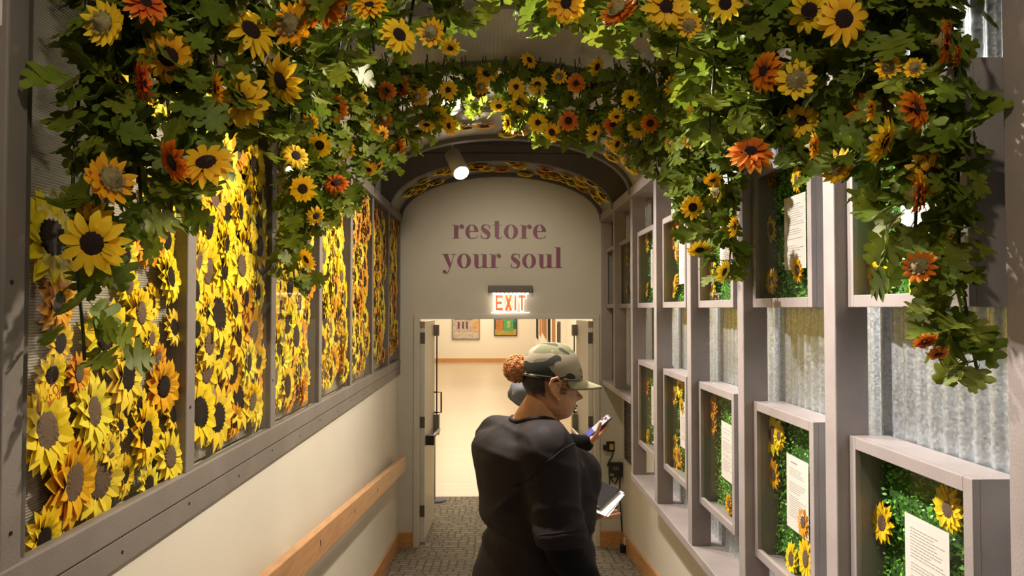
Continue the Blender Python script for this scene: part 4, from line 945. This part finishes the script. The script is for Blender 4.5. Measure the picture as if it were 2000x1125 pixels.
def head_mb(fat=1.0):
    mb = MB(); rings = []; n = 72; NW = 76
    for i in range(NW+1):
        w_ = -.118 + .225*i/NW; fr_, fb, bk, wd = lerp_table(FRONT, w_), lerp_table(FBASE, w_), lerp_table(BACK, w_), lerp_table(WIDE, w_)*fat
        ring = []
        for k in range(n):
            a = 2*math.pi*k/n; c, s = math.cos(a), math.sin(a); v_ = wd*math.copysign(abs(s)**.92, s)
            if c > 0:
                lipw = .024 if -.094 < w_ < -.066 else (.030 if w_ < -.094 else (.016 if w_ < -.040 else .012 if w_ < -.008 else .05))
                f_ = fb + (fr_-fb)*math.exp(-(v_/lipw)**2)
                # eye sockets and cheeks
                f_ -= .007*math.exp(-((abs(v_)-.032)/.013)**2 - ((w_+.012)/.010)**2)
                f_ += .004*fat*math.exp(-((abs(v_)-.045)/.018)**2 - ((w_+.045)/.020)**2)
                u_ = f_*c**.88
            else: u_ = -bk*abs(c)**.92
            ring.append((u_, v_, w_))
        rings.append(ring)
    return mb.loft(rings)
class Frame:
    def __init__(s, o, fwd, up=Vector((0,0,1)), k=1.0):
        s.k = k; s.o = Vector(o); s.f = Vector(fwd).normalized(); s.u = (up - s.f*up.dot(s.f)).normalized(); s.r = s.f.cross(s.u)      # v axis: to the figure's right
    def __call__(s, u_, v_, w_): return s.o + (s.f*u_ + s.r*v_ + s.u*w_)*s.k
    def mb(s, m): 
        q = MB(); q.f = list(m.f); q.v = [tuple(s(*p)) for p in m.v]; return q
def hand_mb(wrist, fdir, pnorm, thumb_side, curls, scale=1.0, spread=.12, thumb=(.9, .5, .35)):
    """palm, four unequal jointed fingers curling towards the palm side, thumb from the side of the palm; pnorm points out of the palm"""
    wv = Vector(wrist); f = Vector(fdir).normalized(); n = Vector(pnorm); n = (n - f*n.dot(f)).normalized(); sd = f.cross(n).normalized()*thumb_side
    S = scale; mb = MB(); rings = []
    for t, hw, ht in ((-.015, .024, .019), (.0, .026, .019), (.025, .034, .018), (.055, .041, .016), (.082, .041, .0135), (.092, .036, .010)):
        c = wv + f*t*S; rings.append([c + sd*math.cos(2*math.pi*k/16)*hw*S + n*math.sin(2*math.pi*k/16)*ht*S for k in range(16)])
    mb.loft(rings)
    for i, (off, L, r) in enumerate(((.030, .072, .0085), (.0105, .080, .0088), (-.010, .074, .0084), (-.029, .059, .0075))):
        p = wv + f*.082*S + sd*off*S; d = (f + sd*spread*off/.03).normalized(); segs = (.46, .31, .23); ang = 0; cl = curls[i]
        p0 = p - d*.02*S
        for j, sg in enumerate(segs):
            ang = cl*(.45, 1.2, 1.8)[j]; dd = (d*math.cos(ang) + n*math.sin(ang)).normalized(); q = p + dd*L*sg*S
            mb.cone(p0 if j == 0 else p, q, r*S*(1.05 - .1*j), r*S*(.97 - .1*j), 10, 3); p = q
    a, b, c_ = thumb
    p = wv + f*.022*S + sd*.026*S; d = (f*.55 + sd*a + n*b).normalized(); q = p + d*.040*S; mb.cone(p - d*.012*S, q, .0125*S, .0108*S, 10, 3)
    d2 = (f*.8 + sd*a*.35 + n*(b+c_)).normalized(); q2 = q + d2*.032*S; mb.cone(q, q2, .0105*S, .0095*S, 10, 3)
    d3 = (f*.9 + sd*a*.05 + n*(b+c_)).normalized(); mb.cone(q2, q2 + d3*.024*S, .0095*S, .0080*S, 10, 3)
    return mb
def ell_ring(c, F_, Rr, a, b, n=36, sq=1.0, tilt=None):
    out = []
    for k in range(n):
        t = 2*math.pi*k/n; ca, sa = math.cos(t), math.sin(t)
        out.append(Vector(c) + F_*a*math.copysign(abs(ca)**sq, ca) + Rr*b*math.copysign(abs(sa)**sq, sa))
    return out
def folds(V, amp, seedv, sc=(9, 9, 16)):
    out = []
    for p in V:
        q = Vector(p); nn = noise.noise(Vector((q.x*sc[0], q.y*sc[1], q.z*sc[2])) + Vector((seedv,)*3)); n2 = noise.noise(Vector((q.x*24, q.y*24, q.z*34)) + Vector((seedv*2,)*3))
        out.append(nn*amp + n2*amp*.35)
    return out
def cloth(name, mb, vox, m, parent, amp=.006, seedv=1.0, sm=6, origin=Vector((0,0,0)), extra=None):
    V, Fq = remesh(mb, vox, sm); me = bpy.data.meshes.new(name); me.from_pydata([tuple(Vector(v)-origin) for v in V], [], Fq); me.update()
    dsp = folds(V, amp, seedv); nr = [v.normal.copy() for v in me.vertices]
    for v, d, n_, p in zip(me.vertices, dsp, nr, V): v.co += n_*(d + (extra(Vector(p)) if extra else 0))
    me.materials.append(m); me.polygons.foreach_set('use_smooth', [True]*len(me.polygons)); return link(name, me, parent)
def merged(name, chunks, mats, origin):
    V = []; Fq = []
    for v, f in chunks:
        o = len(V); V += [tuple(Vector(p)-origin) for p in v]; Fq += [tuple(i+o for i in q) for q in f]
    me = bpy.data.meshes.new(name); me.from_pydata(V, [], Fq); me.materials.append(mats); me.polygons.foreach_set('use_smooth', [True]*len(me.polygons)); me.update(); return link(name, me, None, origin)
def shoe_mb(ankle, fwd):
    a = Vector(ankle); f = Vector(fwd).normalized(); s = f.cross(Z_); rings = []
    for t, w_, h in ((-.075,.022,.045),(-.06,.034,.075),(-.02,.038,.085),(.03,.040,.07),(.09,.046,.055),(.14,.046,.042),(.175,.032,.03),(.19,.012,.015)):
        c = a + f*t; rings.append([c + s*w_*math.cos(x) + Z_*max(0, h*.5 + h*.5*math.sin(x)) for x in [2*math.pi*k/16 for k in range(16)]])
    return MB().loft(rings)

# ---- woman in the camouflage cap
D = 2.2; U = D/F
th = math.radians(24); FW = Vector((math.cos(th), math.sin(th), 0)); RT = Vector((math.sin(th), -math.cos(th), 0))
base = Vector((W(1045, 900, D).x, D, floor_z(D)))
hd = Frame(W(1081, 748, D), Vector((math.cos(math.radians(4)), math.sin(math.radians(4)), 0)), k=.91)
def T(px, py): return W(px, py, D)
rowsT = [(818,1044,.058,.072),(829,1036,.074,.104),(841,1027,.097,.150),(855,1021,.118,.184),(875,1024,.133,.206),(900,1034,.146,.207),(925,1044,.160,.200),(950,1047,.160,.192),(985,1050,.150,.184),(1015,1054,.139,.178),(1045,1051,.139,.184),(1080,1047,.149,.196),(1125,1046,.163,.212),(1180,1046,.172,.222),(1235,1046,.168,.218)]
def torso_mb(rows, F_, Rr, n=40, g=0.0):
    return MB().loft([ell_ring(T(px, py), F_, Rr, a+g, b+g, n, .88) for py, px, a, b in rows])
rsh = W(1068, 884, 2.05); relb = W(1100, 1075, 1.97); rwri = W(1186, 1196, 2.03)
lsh = rsh - RT*.315 - Z_*.012; lelb = W(1085, 1066, 2.40); lwri = W(1132, 1006, 2.37)
hip = T(1046, 1200); crotch = T(1046, 1260)
sk = MB()
for row in [torso_mb([(py, px, a*.80, b*.80) for py, px, a, b in rowsT], FW, RT)]: sk.v += row.v; sk.f += row.f
sk.cone(hd(-.030, 0, -.050), T(1040, 826), .050, .058, 20)
sk.cone(T(1040, 826), T(1032, 858), .060, .080, 20)
for a, b, c in ((rsh, relb, rwri), (lsh, lelb, lwri)):
    sk.cone(a, b, .056, .044, 16); sk.cone(b, c, .043, .027, 16)
feet = []
for sg, st_ in ((1, -.03), (-1, .05)):
    h0 = hip + RT*.095*sg; kn = Vector((h0.x, h0.y, 0)) + FW*(.03+st_*.5) + Z_*(floor_z(D)+.48); an = Vector((h0.x, h0.y, 0)) + FW*st_ + RT*.01*sg; an.z = floor_z(an.y)+.09
    sk.cone(h0, kn, .098, .060, 18); sk.cone(kn, an, .058, .040, 16); feet.append(an)
hm = hd.mb(head_mb(1.03))
hands = []
lh = hand_mb(lwri, (W(1170, 1004, 2.42)-lwri), Vector((.05, -.15, 1)), 1, (.18, .18, .18, .2), .90)
rh = hand_mb(rwri, (rwri-relb), -RT + FW*.3, 1, (.6, .6, .65, .7), .95)
ear = MB()
def ear_at(s):
    e = hd(-.004, .073*s, -.006); fx, fz = hd.f, hd.u; o_ = hd.r*s
    q = MB(); q.ell(e + o_*.004 - fx*.004, fx*.012 - o_*.006, o_*.006, fz*.022, 14, 8)
    pts = [e + fx*x + fz*z + o_*y for x, y, z in ((.008,.004,.004),(.012,.010,.018),(.002,.016,.028),(-.012,.018,.024),(-.018,.018,.008),(-.013,.015,-.010),(-.004,.010,-.022),(.004,.006,-.026))]
    q.tube(pts, [.004,.0048,.005,.0052,.005,.0048,.0052,.0045], 8)
    q.tube([e + fx*.004 + o_*.009 + fz*.012, e + fx*-.006 + o_*.012 + fz*.010, e + fx*-.007 + o_*.011 - fz*.006], .0036, 8); return q
for s in (1, -1):
    q = ear_at(s); ear.add(q.v, q.f)
big = remesh(sk, .012, 6); hv = MB(); hv.add(hm.v, hm.f); hv.add(ear.v, ear.f); hv.cone(hd(-.030, 0, -.06), hd(-.042, 0, -.12), .047, .049, 24)
headp = remesh(hv, .0026, 2)
WOM = merged('person', [big, headp, remesh(lh, .0026, 3), remesh(rh, .0028, 3)], M['skin'], base)
tag(WOM, 'woman in a camouflage cap and black tee seen from behind, holding a phone on papers', 'person')
TO = base
# tee: torso plus wide half sleeves
tm = torso_mb(rowsT, FW, RT)
for a, b, r0, r1, t in ((rsh, relb, .080, .062, .80), (lsh, lelb, .072, .064, .80)):
    e = a.lerp(b, t); tm.cone(a - (b-a).normalized()*-.0, e, r0, r1, 24, 5)
tm.cone(T(1030, 866), rsh, .078, .080, 20); tm.cone(T(1020, 866), lsh, .074, .072, 20)
# bust
tm.ell(T(1096, 925) + RT*.065, FW*.088, RT*.08, Z_*.085, 20, 12); tm.ell(T(1094, 925) - RT*.075, FW*.078, RT*.08, Z_*.085, 20, 12)
def ridge(x): return (1 - abs(math.sin(x)))**2.2
def tee_fold(p):
    q = p - T(1045, 960); r_ = q.dot(RT); f_ = q.dot(FW); z = q.z; d = 0.0
    # pulls that fan out from the armpit over the back
    A = W(1035, 905, 2.06); dx, dz = p.x - A.x + .35*(p.y - A.y), p.z - A.z; rad = math.hypot(dx, dz); an = math.atan2(dz, dx)
    if f_ < .06: d += .012*ridge(an*3.1 + .5*math.sin(rad*18))*math.exp(-((rad-.14)/.085)**2)*math.exp(-((r_-.07)/.13)**2)
    # loose cloth above the waist, and the pinch at the waist itself
    bk = 1 if f_ < .05 else .35
    d += .009*math.exp(-((z+.060)/.035)**2)*bk - .009*math.exp(-((z+.112)/.022)**2)
    d += .008*ridge(34*z + 9*r_ + 5*f_)*math.exp(-((z+.10)/.085)**2)*bk
    # folds across the sleeve
    d += .006*ridge(40*z - 26*r_ + 10*f_)*(1 if r_ > .15 else 0)*math.exp(-((z+.03)/.08)**2)
    # ripples below the collar
    d += .005*ridge(30*z + 14*f_)*math.exp(-((z-.125)/.035)**2)
    return d
TEE = cloth('tee_shirt', tm, .0070, M['tee'], WOM, .0045, 3.3, 14, TO, tee_fold)
# collar band, shoulder seam and sleeve hem
from mathutils.bvhtree import BVHTree
bvh = BVHTree.FromPolygons([v.co.copy() for v in TEE.data.vertices], [tuple(p.vertices) for p in TEE.data.polygons])
def on_tee(P, r, out=.0008):
    Q = []
    for p in P:
        c, n_, i_, d_ = bvh.find_nearest(p); Q.append(c + n_*out)
    return MB().tube(Q + [Q[0]], r, 6, False)
on_tee([p - TO for p in ell_ring(T(1044, 822), FW*1.0 - Z_*.12, RT, .066, .082, 48)], .0062, .002).build('collar_band', M['tee'], TEE, True)
def hemring(a, b, t, r, tilt=0):
    c = a.lerp(b, t); d = ((b-a).normalized() + Vector((tilt, 0, 0))).normalized(); u_ = d.cross(Z_).normalized(); v_ = d.cross(u_); return on_tee([c + (u_*math.cos(2*math.pi*k/40) + v_*math.sin(2*math.pi*k/40))*r - TO for k in range(40)], .0020, .0004)
for a, b in ((rsh, relb), (lsh, lelb)):
    hemring(a, b, .84, .066).build('sleeve_hem', M['tee'], TEE, True)
    if a is rsh: hemring(a, b, .12, .09, .55).build('shoulder_seam', M['tee'], TEE, True)
# long under-sleeves
for a, b, c in ((rsh, relb, rwri), (lsh, lelb, lwri)):
    us = MB(); us.cone(a.lerp(b, .55), b, .056, .050, 20); us.cone(b, b.lerp(c, .93), .050, .034, 20)
    cloth('under_sleeve', us, .007, M['black'], WOM, .004, 7.7, 4, TO)
# trousers and shoes
tr = MB(); tr.add(*[(lambda q: (q.v, q.f))(torso_mb([(1150,1046,.155,.205),(1190,1046,.168,.215),(1240,1046,.166,.212),(1290,1046,.12,.17)], FW, RT))][0])
for sg, an in zip((1, -1), feet):
    h0 = hip + RT*.095*sg - Z_*.05; kn = Vector((h0.x, h0.y, 0)) + FW*(.03) + Z_*(floor_z(D)+.48); tr.cone(h0, kn, .112, .078, 20); tr.cone(kn, an + Z_*.03, .078, .066, 18)
cloth('trousers', tr, .011, M['trouser'], WOM, .005, 2.2, 5, TO)
for an in feet:
    q = shoe_mb((an.x, an.y, an.z-.088), FW); q.v = [tuple(Vector(p)-TO) for p in q.v]; q.build('shoe', M['dark'], WOM, True)
# cap
cap = MB(); rings = []; n = 48
for i in range(15):
    t = i/14; rings.append([])
    for k in range(n):
        a = 2*math.pi*k/n; ca, sa = math.cos(a), math.sin(a)
        el = t*math.pi/2*.985; rim_w = .022 - .010*ca
        fx = (.092 if ca > 0 else .104); top = .124
        r_ = math.cos(el)**.80; hh = math.sin(el)**1.05
        u_ = -.006 + fx*ca*r_ + .004*(1-hh); v_ = .086*sa*r_; w_ = rim_w + (top - rim_w)*hh
        w_ += .004*math.sin(3*a + 1.0)*math.sin(el*2)
        rings[-1].append(hd(u_, v_, w_) - TO)
cap.loft(rings); CAP = cap.build('cap', M['camo'], WOM, True)
sol = CAP.modifiers.new('s', 'SOLIDIFY'); sol.thickness = .003; sol.offset = 1
bd = [hd(-.006 + (.093 if math.cos(a) > 0 else .105)*math.cos(a), .087*math.sin(a), .0235 - .010*math.cos(a)) - TO for a in [2*math.pi*k/40 for k in range(40)]]
MB().tube(bd + [bd[0]], .0045, 8, False).build('cap_band', M['camo'], CAP, True)
bl = MB(); rings = []
for j in range(9):
    s_ = j/8; row = []
    for i in range(25):
        a = math.radians(-66 + 132*i/24); ca, sa = math.cos(a), math.sin(a)
        rr_ = 1 + s_*(.80*max(0, ca)**1.1)
        u_ = -.006 + .090*ca*rr_ ; v_ = .085*sa*(1 + .10*s_); w_ = .016 - .002*ca - s_*.026*max(0, ca) - .020*s_*(sa**2) 
        row.append(hd(u_, v_, w_) - TO)
    rings.append(row)
bl.loft(rings, cap=False, closed=False); BL = bl.build('visor', M['visor'], CAP, True); sol = BL.modifiers.new('s', 'SOLIDIFY'); sol.thickness = .004
ar = [hd(-.111, .034*math.cos(a), .040 + .026*math.sin(a)) - TO for a in [math.pi*k/12 for k in range(13)]]
MB().tube(ar, .003, 6).build('cap_opening', M['camo'], CAP, True)
MB().ell(hd(-.004, 0, .125) - TO, hd.f*.007, hd.r*.007, hd.u*.003, 12, 6).build('cap_button', M['visor'], CAP, True)
# hair: close-cut nape under the cap, curls by the ear, copper puff through the back
hr_ = MB(); rings = []
for i in range(14):
    w_ = -.058 + .096*i/13; ring = []
    for k in range(25):
        a = math.radians(103 + 154*k/24); ca, sa = math.cos(a), math.sin(a); lim = 1.0
        bk, wd = lerp_table(BACK, w_), lerp_table(WIDE, w_)*1.03; taper = min(1, (w_+.060)/.05)
        off = .0055*taper*min(1, (25/2-abs(k-12))/3 + .2) - .001
        ring.append(hd(-(bk+off)*abs(ca)**.92, (wd+off)*math.copysign(abs(sa)**.92, sa), w_) - TO)
    rings.append(ring)
hr_.loft(rings, cap=False, closed=False); HA = hr_.build('hair', M['fade'], WOM, True)
at_ = HA.data.attributes.new('fade', 'FLOAT', 'POINT')
for vi in range(len(HA.data.vertices)):
    i, k = divmod(vi, 25); at_.data[vi].value = max(0, min(1.05, (i/13)*2.1 - .12 + .12*math.sin(k*1.3)))*(1 if 1 < k < 23 else .35)
rc = random.Random(5); cu = MB()
for i in range(34):
    s = 1 if i % 3 else -1; c = hd(rc.uniform(.014, .034), (.0735 - .0)*s, rc.uniform(-.020, .016)); c = c + hd.r*s*(-.006*max(0, (c-hd.o).dot(hd.f)-.012)/.03)
    ph = rc.uniform(0, 6); cu.tube([c + hd.f*(.005*math.cos(ph + t*1.1)) + hd.u*(.005*math.sin(ph + t*1.1) - t*.0008) + hd.r*s*(.001*t*.6) - TO for t in range(6)], .0007, 4)
cu.build('curls', M['curl'], HA, True)
bc = hd(-.116, 0, .046); bu = MB(); bu.ell(bc - TO, hd.f*.034, hd.r*.037, hd.u*.035, 24, 16); BU = bu.build('hair_puff', M['bun'], WOM, True)
fz = MB()
for i in range(900):
    d = Vector((rc.gauss(0,1), rc.gauss(0,1), rc.gauss(0,1))).normalized(); c = bc + (hd.f*d.x*.033 + hd.r*d.y*.036 + hd.u*d.z*.034); ph = rc.uniform(0, 6); dn = (c-bc).normalized(); t1 = dn.orthogonal().normalized(); t2 = dn.cross(t1)
    fz.tube([c + dn*(.0018*t) + t1*.0032*math.cos(ph + t*1.2) + t2*.0032*math.sin(ph + t*1.2) - TO for t in range(5)], .0010, 3)
q = fz.build('curls', M['bun'], BU, True); q['kind'] = 'stuff'
MB().cone(hd(-.098, 0, .045) - TO, hd(-.104, 0, .046) - TO, .02, .017, 14).build('hair_tie', M['hair'], BU, True)
# eyes, lashes, lips, jewellery
for s in (1, -1):
    e = MB(); e.ell(hd(.0600, .031*s, -.013) - TO, hd.f*.0095, hd.r*.0125, hd.u*.0085, 16, 10); EY = e.build('eye', M['eyewhite'], WOM, True)
    MB().ell(hd(.0672, .032*s, -.0145) - TO, hd.f*.0030, hd.r*.0052, hd.u*.0052, 12, 8).build('iris', M['hair'], EY, True)
    MB().tube([hd(.062 + .004*math.cos(t), .0315*s + .0135*t*s/1.2, -.0075 - .003*abs(t)) - TO for t in (-1.2, -.6, 0, .6, 1.2)], .0022, 6).build('eyelid', M['hair'], EY, True)
    MB().tube([hd(.0745 - .006*abs(t-.2), (.030 + .016*t)*s, .0015 + .003*(1-t*t)) - TO for t in (-1, -.5, 0, .5, 1)], [.0012,.0022,.0024,.002,.001], 6).build('eyebrow', M['hair'], WOM, True)
lp = MB()
for w_, f_ in ((-.0712, .0722), (-.0808, .0690)):
    lp.tube([hd(f_ - .16*abs(v_)**1.25, v_, w_ - (.0 if w_ > -.075 else 0) + (.0 - abs(v_)*.10 if w_ > -.075 else abs(v_)*.16)) - TO for v_ in (-.022, -.015, -.007, 0, .007, .015, .022)], [.0008, .0022, .0030, .0029, .0030, .0022, .0008], 8)
lp.build('lips', M['lips'], WOM, True)
je = MB()
for x, z in ((-.004, -.034), (-.010, -.026), (.002, -.040)): je.ell(hd(x, .083, z) - TO, hd.f*.0035, hd.r*.0035, hd.u*.0035, 10, 6)
je.build('ear_studs', M['gold'], WOM, True)
# phone and papers in her other hand
p0, p1, p2 = W(1146, 991, 2.325), W(1190, 952, 2.455), W(1172, 992, 2.30)
L_ = (p1-p0).normalized(); sdv = W(1206, 955, 2.40)-W(1172, 950, 2.40); sdv = (sdv - L_*sdv.dot(L_)).normalized(); nv = sdv.cross(L_).normalized(); nv = nv if nv.z > 0 else -nv
pc = W(1172, 966, 2.36)
ph_ = tag(empty('phone', pc), 'black phone lying on white papers in the hand of the woman in the cap', 'phone')
bevel(MB().obox((0,0,0), L_, sdv, nv, .074, .036, .004).build('case', M['dark'], ph_), .003); MB().obox(nv*.0042, L_, sdv, nv, .068, .032, .0003).build('screen', mat('dark_screen', (.03,.028,.03), .15), ph_)
pp = tag(empty('papers', pc - nv*.007), 'sheaf of white and pink papers under the black phone in the hand of the woman', 'papers')
def leafp(off, rot, hx, hy, m, k): 
    m3 = Matrix.Rotation(rot, 3, nv); MB().obox(off - nv*.0012*k, m3 @ L_, m3 @ sdv, nv, hx, hy, .0005).build('sheet', m, pp)
leafp(L_*-.010 + sdv*.014, .05, .078, .043, M['paper'], 0); leafp(L_*.008 + sdv*.004, -.03, .076, .040, mat('pink_paper', (.62, .42, .44), .7), 1); leafp(L_*-.008 + sdv*.018, .10, .076, .042, M['paper'], 2)

# ---- second visitor, mostly hidden behind her
D2 = 3.9; t2 = math.radians(12); F2 = Vector((math.cos(t2), math.sin(t2), 0)); R2 = Vector((math.sin(t2), -math.cos(t2), 0)); b2 = Vector((W(1050, 900, D2).x, D2, floor_z(D2)))
def T2(px, py): return W(px, py, D2)
h2 = Frame(T2(1062, 742), F2)
rows2 = [(800,1048,.06,.075),(812,1046,.09,.14),(830,1046,.11,.19),(862,1050,.125,.20),(905,1052,.125,.185),(950,1050,.115,.165),(1000,1048,.125,.18),(1040,1047,.14,.19)]
body2 = MB().loft([ell_ring(T2(px, py), F2, R2, a, b, 32, .9) for py, px, a, b in rows2]); s2 = MB(); s2.add(body2.v, body2.f)
s2.cone(h2(-.02, 0, -.06), T2(1046, 808), .05, .058, 18)
rs2 = T2(1046, 832) + R2*.175; re2 = W(1086, 868, 3.74); rw2 = W(1137, 842, 3.72); ls2 = T2(1046, 832) - R2*.175; le2 = T2(1050, 925) - R2*.22; lw2 = T2(1072, 1010) - R2*.2
phd = (W(1190, 814, 3.70) - W(1146, 852, 3.70)).normalized(); pc2 = W(1168, 833, 3.685)
s_ = Vector((.25, .75, .35)); s_ = (s_ - phd*s_.dot(phd)).normalized(); n_ = phd.cross(s_).normalized(); n_ = n_ if n_.y < 0 else -n_
hf = (phd*.80 + s_*.25 - Z_*.15).normalized(); rw2 = pc2 - phd*.015 - hf*.082 - n_*.024 - s_*.012
rh2 = hand_mb(rw2, hf, n_, 1, (.55, .6, .62, .65), 1.0, .12, (.60, .42, .25))
for a, b, c in ((rs2, re2, rw2), (ls2, le2, lw2)): s2.cone(a, b, .05, .042, 14); s2.cone(b, c, .04, .026, 14)
ft2 = []
for sg in (1, -1):
    h0 = T2(1047, 1030) + R2*.09*sg; kn = Vector((h0.x, h0.y, floor_z(D2)+.47)) + F2*.02; an = Vector((h0.x, h0.y, 0)) + F2*.05*sg; an.z = floor_z(an.y)+.09
    s2.cone(h0, kn, .09, .058, 16); s2.cone(kn, an, .055, .04, 14); ft2.append(an)
hv2 = MB(); q = h2.mb(head_mb()); hv2.add(q.v, q.f)
lh2 = hand_mb(lw2, lw2-le2, R2, -1, (.5,.5,.5,.5), .95)
P2 = merged('person', [remesh(s2, .013, 5), remesh(hv2, .004, 2), remesh(rh2, .0028, 3), remesh(lh2, .003, 3)], M['skin2'], b2)
tag(P2, 'person in black with a blue-grey hood behind the woman, raising a lit phone', 'person')
jk = MB(); jb = MB().loft([ell_ring(T2(px, py), F2, R2, a+.012, b+.012, 32, .9) for py, px, a, b in rows2]); jk.add(jb.v, jb.f)
for a, b, c in ((rs2, re2, rw2), (ls2, le2, lw2)): jk.cone(a, b, .064, .056, 18); jk.cone(b, b.lerp(c, .94), .056, .042, 18)
cloth('jacket', jk, .01, M['black'], P2, .006, 4.1, 4, b2)
tj = MB()
for sg, an in zip((1, -1), ft2):
    h0 = T2(1047, 1030) + R2*.09*sg; kn = Vector((h0.x, h0.y, floor_z(D2)+.47)) + F2*.02; tj.cone(h0, kn, .10, .07, 16); tj.cone(kn, an + Z_*.03, .07, .06, 16)
tj.ell(T2(1047, 1030), F2*.145, R2*.195, Z_*.12, 20, 10)
cloth('trousers', tj, .012, M['trouser'], P2, .004, 6.2, 4, b2)
for an in ft2:
    q = shoe_mb((an.x, an.y, an.z-.088), F2); q.v = [tuple(Vector(p)-b2) for p in q.v]; q.build('shoe', M['dark'], P2, True)
hoodm = MB(); hoodm.ell(T2(1018, 762), F2*.055 + Z_*.02, R2*.11, Z_*.055 - F2*.01, 22, 12); hoodm.cone(T2(1008, 772) - R2*.05, T2(1035, 795) - R2*.02, .035, .03, 14); hoodm.cone(T2(1008, 772) + R2*.05, T2(1035, 797) + R2*.04, .035, .03, 14)
cloth('hood', hoodm, .007, M['denim'], P2, .008, 9.1, 3, b2)
hh = MB(); hh.ell(h2(-.008, 0, .018) - b2, h2.f*.099, h2.r*.082, h2.u*.098, 26, 14); hh.build('hair', M['hair'], P2, True)
po = tag(empty('phone', pc2), 'phone with a lit blue and white screen in the raised hand of the hooded person', 'phone')
bevel(MB().obox((0,0,0), phd, s_, n_, .076, .037, .004).build('case', M['dark'], po), .003)
MB().obox(n_*.0042 + phd*.02, phd, s_, n_, .048, .033, .0003).build('screen', mat('pale_screen', (.2,.2,.2), .2, emit=(.75,.72,.78), estr=.55), po); MB().obox(n_*.0042 - phd*.048, phd, s_, n_, .019, .033, .0003).build('screen_panel', mat('blue_screen', (.05,.05,.2), .2, emit=(.12,.12,.55), estr=.6), po)

# ------------------------------------------------------------------ everything above is written relative to the eye: set it on its floor
for o in list(C.objects):
    if o.parent is None: o.location.z += EZ
